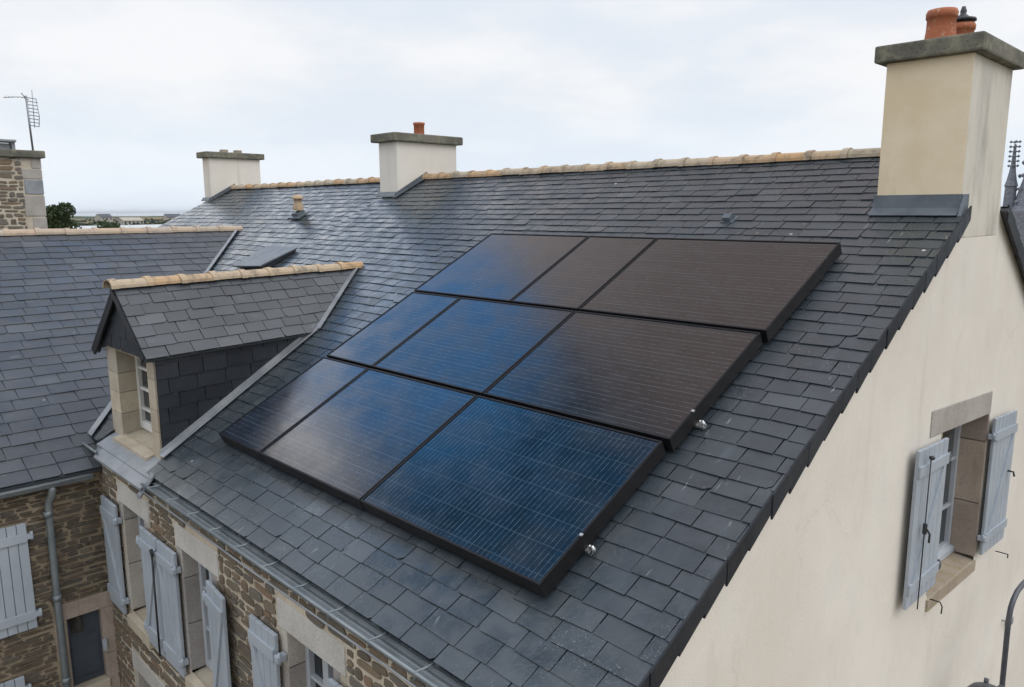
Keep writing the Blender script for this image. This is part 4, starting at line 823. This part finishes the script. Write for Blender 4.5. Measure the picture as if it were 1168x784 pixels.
def far_house(nm, label, x, y, rz, lx, ly, hw, hr, wm, rm, win=3, loc_z=gz-.6, cat='house'):
    t = thing(nm, label, cat, (x, y, loc_z)); cs, sn = math.cos(rz), math.sin(rz)
    T = lambda a, b, c_: V((x+a*cs-b*sn, y+a*sn+b*cs, loc_z+c_))
    mb = MB(); mb.hexa([T(-lx, -ly, 0), T(lx, -ly, 0), T(lx, ly, 0), T(-lx, ly, 0), T(-lx, -ly, hw), T(lx, -ly, hw), T(lx, ly, hw), T(-lx, ly, hw)])
    for q in (-lx, lx): mb.add([T(q, -ly, hw), T(q, ly, hw), T(q, 0, hw+hr)], [(0, 1, 2)])
    mb.build('wall', wm, t); mb = MB()
    for sg in (-1, 1): 
        p = [T(-lx-.2, sg*(ly+.3), hw-.15), T(lx+.2, sg*(ly+.3), hw-.15), T(lx+.2, 0, hw+hr+.05), T(-lx-.2, 0, hw+hr+.05)]; mb.hexa(p+[q+V((0, 0, .14)) for q in p])
    rf = mb.build('roof', rm, t)
    for i in range(win):
        a = -lx+(i+.5)*2*lx/win; mb = MB(); mb.hexa([T(a-.45, -ly-.03, hw*.45), T(a+.45, -ly-.03, hw*.45), T(a+.45, -ly+.02, hw*.45), T(a-.45, -ly+.02, hw*.45), T(a-.45, -ly-.03, hw*.85), T(a+.45, -ly-.03, hw*.85), T(a+.45, -ly+.02, hw*.85), T(a-.45, -ly+.02, hw*.85)]); mb.build('window', 'glass', t)
    return t, T, rf
far_house('farmhouse', 'small pale farmhouse far off in the fields', -392, 121, R(110), 5.5, 3, 3.2, 1.3, 'far_wall', 'far_wall', 5)
far_house('shed', 'long low shed with a pale metal roof behind the wing', -220, 63, R(108), 15, 7, 1.9, 1.6, 'house_wall', 'shed_sheet', 4, cat='shed')
for i, (x, y, l_) in enumerate(((-520, 190, 'pale cottage with a slate roof far off on the right of the fields'), (-610, 175, 'farthest pale cottage near the coast'))):
    far_house('cottage', l_, x, y, R(95+20*i), 5, 3, 3.6, 2.2, 'far_wall', 'far_slate', 3)
# hedgerows that break up the fields
for i, (x, y, ln, rz) in enumerate(((-330, 88, 30, 1.9), (-300, 100, 26, 1.8), (-470, 140, 60, 1.9), (-640, 240, 90, 1.85), (-250, 84, 14, 1.7))):
    mb = MB(); rg2 = random.Random(60+i); t_ = thing('hedge', ['dark hedge in the fields behind the shed, left of the farmhouse', 'dark hedge in the fields behind the shed, right of the farmhouse', 'long dark hedge beyond the farmhouse', 'farthest long hedge near the coast', 'short hedge at the end of the pale shed'][i], 'hedge', (x, y, gz-.6))
    for k in range(700):
        s_ = (rg2.random()-.5)*2*ln; hh = rg2.random()**.7*2.3*(.7+.3*math.sin(s_*.4)); p = V((x+math.cos(rz)*s_+rg2.gauss(0, .7), y+math.sin(rz)*s_+rg2.gauss(0, .7), gz-.6+hh))
        a = V((rg2.gauss(0, 1), rg2.gauss(0, 1), rg2.gauss(0, 1))).normalized(); b = a.orthogonal().normalized(); mb.add([p-a*.9, p+b*.6, p+a*.9, p-b*.6], [(0, 1, 2, 3)], tint=rg2.random()*.5)
    mb.build('foliage', 'leaf', t_)
# neighbour behind the gable: its dark roof shows past the chimney
nb, T, rf = far_house('neighbouring_house', 'house with a dark slate roof just behind the gable chimney', 3.2, 13.0, 0, 5.4, 3.4, 3.9, 2.6, 'house_wall', 'far_slate', 3, gz-.46)
# church spire with crockets
sp = thing('church_spire', 'grey openwork church spire with a knobbed pinnacle, right of the gable chimney', 'church', (-17.2, 80, gz-.6))
mb = MB(); mb.box(-19.0, -13.4, 77.2, 82.8, gz-.6, -.6, bev=.1); mb.build('tower', 'spire_stone', sp)
mb = MB(); mb.lathe((-16.2, 80, -.6), [(2.5, 0), (2.3, .4), (1.6, 3.2), (.9, 8), (.2, 14), (0, 14.3)], 8, smooth=False)
for k in range(8):
    for q in range(9):
        a = k*.785; rr = 2.35-.205*q*1.0; mb.lathe((-16.2+math.cos(a)*rr, 80+math.sin(a)*rr, .1+q*1.25), [(0, -.2), (.16, -.05), (.2, .1), (0, .25)], 6)
mb.build('spire', 'spire_stone', sp)
mb = MB(); px_, py_ = -18.75, 79.8; mb.lathe((px_, py_, -.6), [(.55, 0), (.5, 2.2), (.6, 2.3), (.45, 2.8), (.3, 3.6), (.2, 4.4), (.10, 6.2), (0, 6.3)], 8, smooth=False)
for q in range(6):
    for k in range(4): a = k*1.571+.4; mb.lathe((px_+math.cos(a)*.36, py_+math.sin(a)*.36, 3.6+q*.45), [(0, -.14), (.17, 0), (0, .16)], 6); mb.tube([(px_, py_, 3.55+q*.45), (px_+math.cos(a)*.36, py_+math.sin(a)*.36, 3.6+q*.45)], .05, 5)
mb.build('pinnacle', 'spire_stone', sp)

# the damp sea air that softens the far fields
hz = bpy.data.materials.new('haze'); hz.use_nodes = True; hz.node_tree.nodes.clear()
ho = hz.node_tree.nodes.new('ShaderNodeOutputMaterial'); hv = hz.node_tree.nodes.new('ShaderNodeVolumePrincipled'); hz.node_tree.links.new(hv.outputs[0], ho.inputs['Volume'])
hv.inputs['Color'].default_value = (.86, .92, 1.0, 1); hv.inputs['Density'].default_value = .00011; hv.inputs['Anisotropy'].default_value = .2
M['haze'] = hz
mb = MB(); mb.box(-27000, 9500, -23000, 23000, gz-4, 16.5); ho_ = mb.build('haze', 'haze'); tag(ho_, 'thin pale sea haze lying over the far fields', 'haze', kind='stuff')
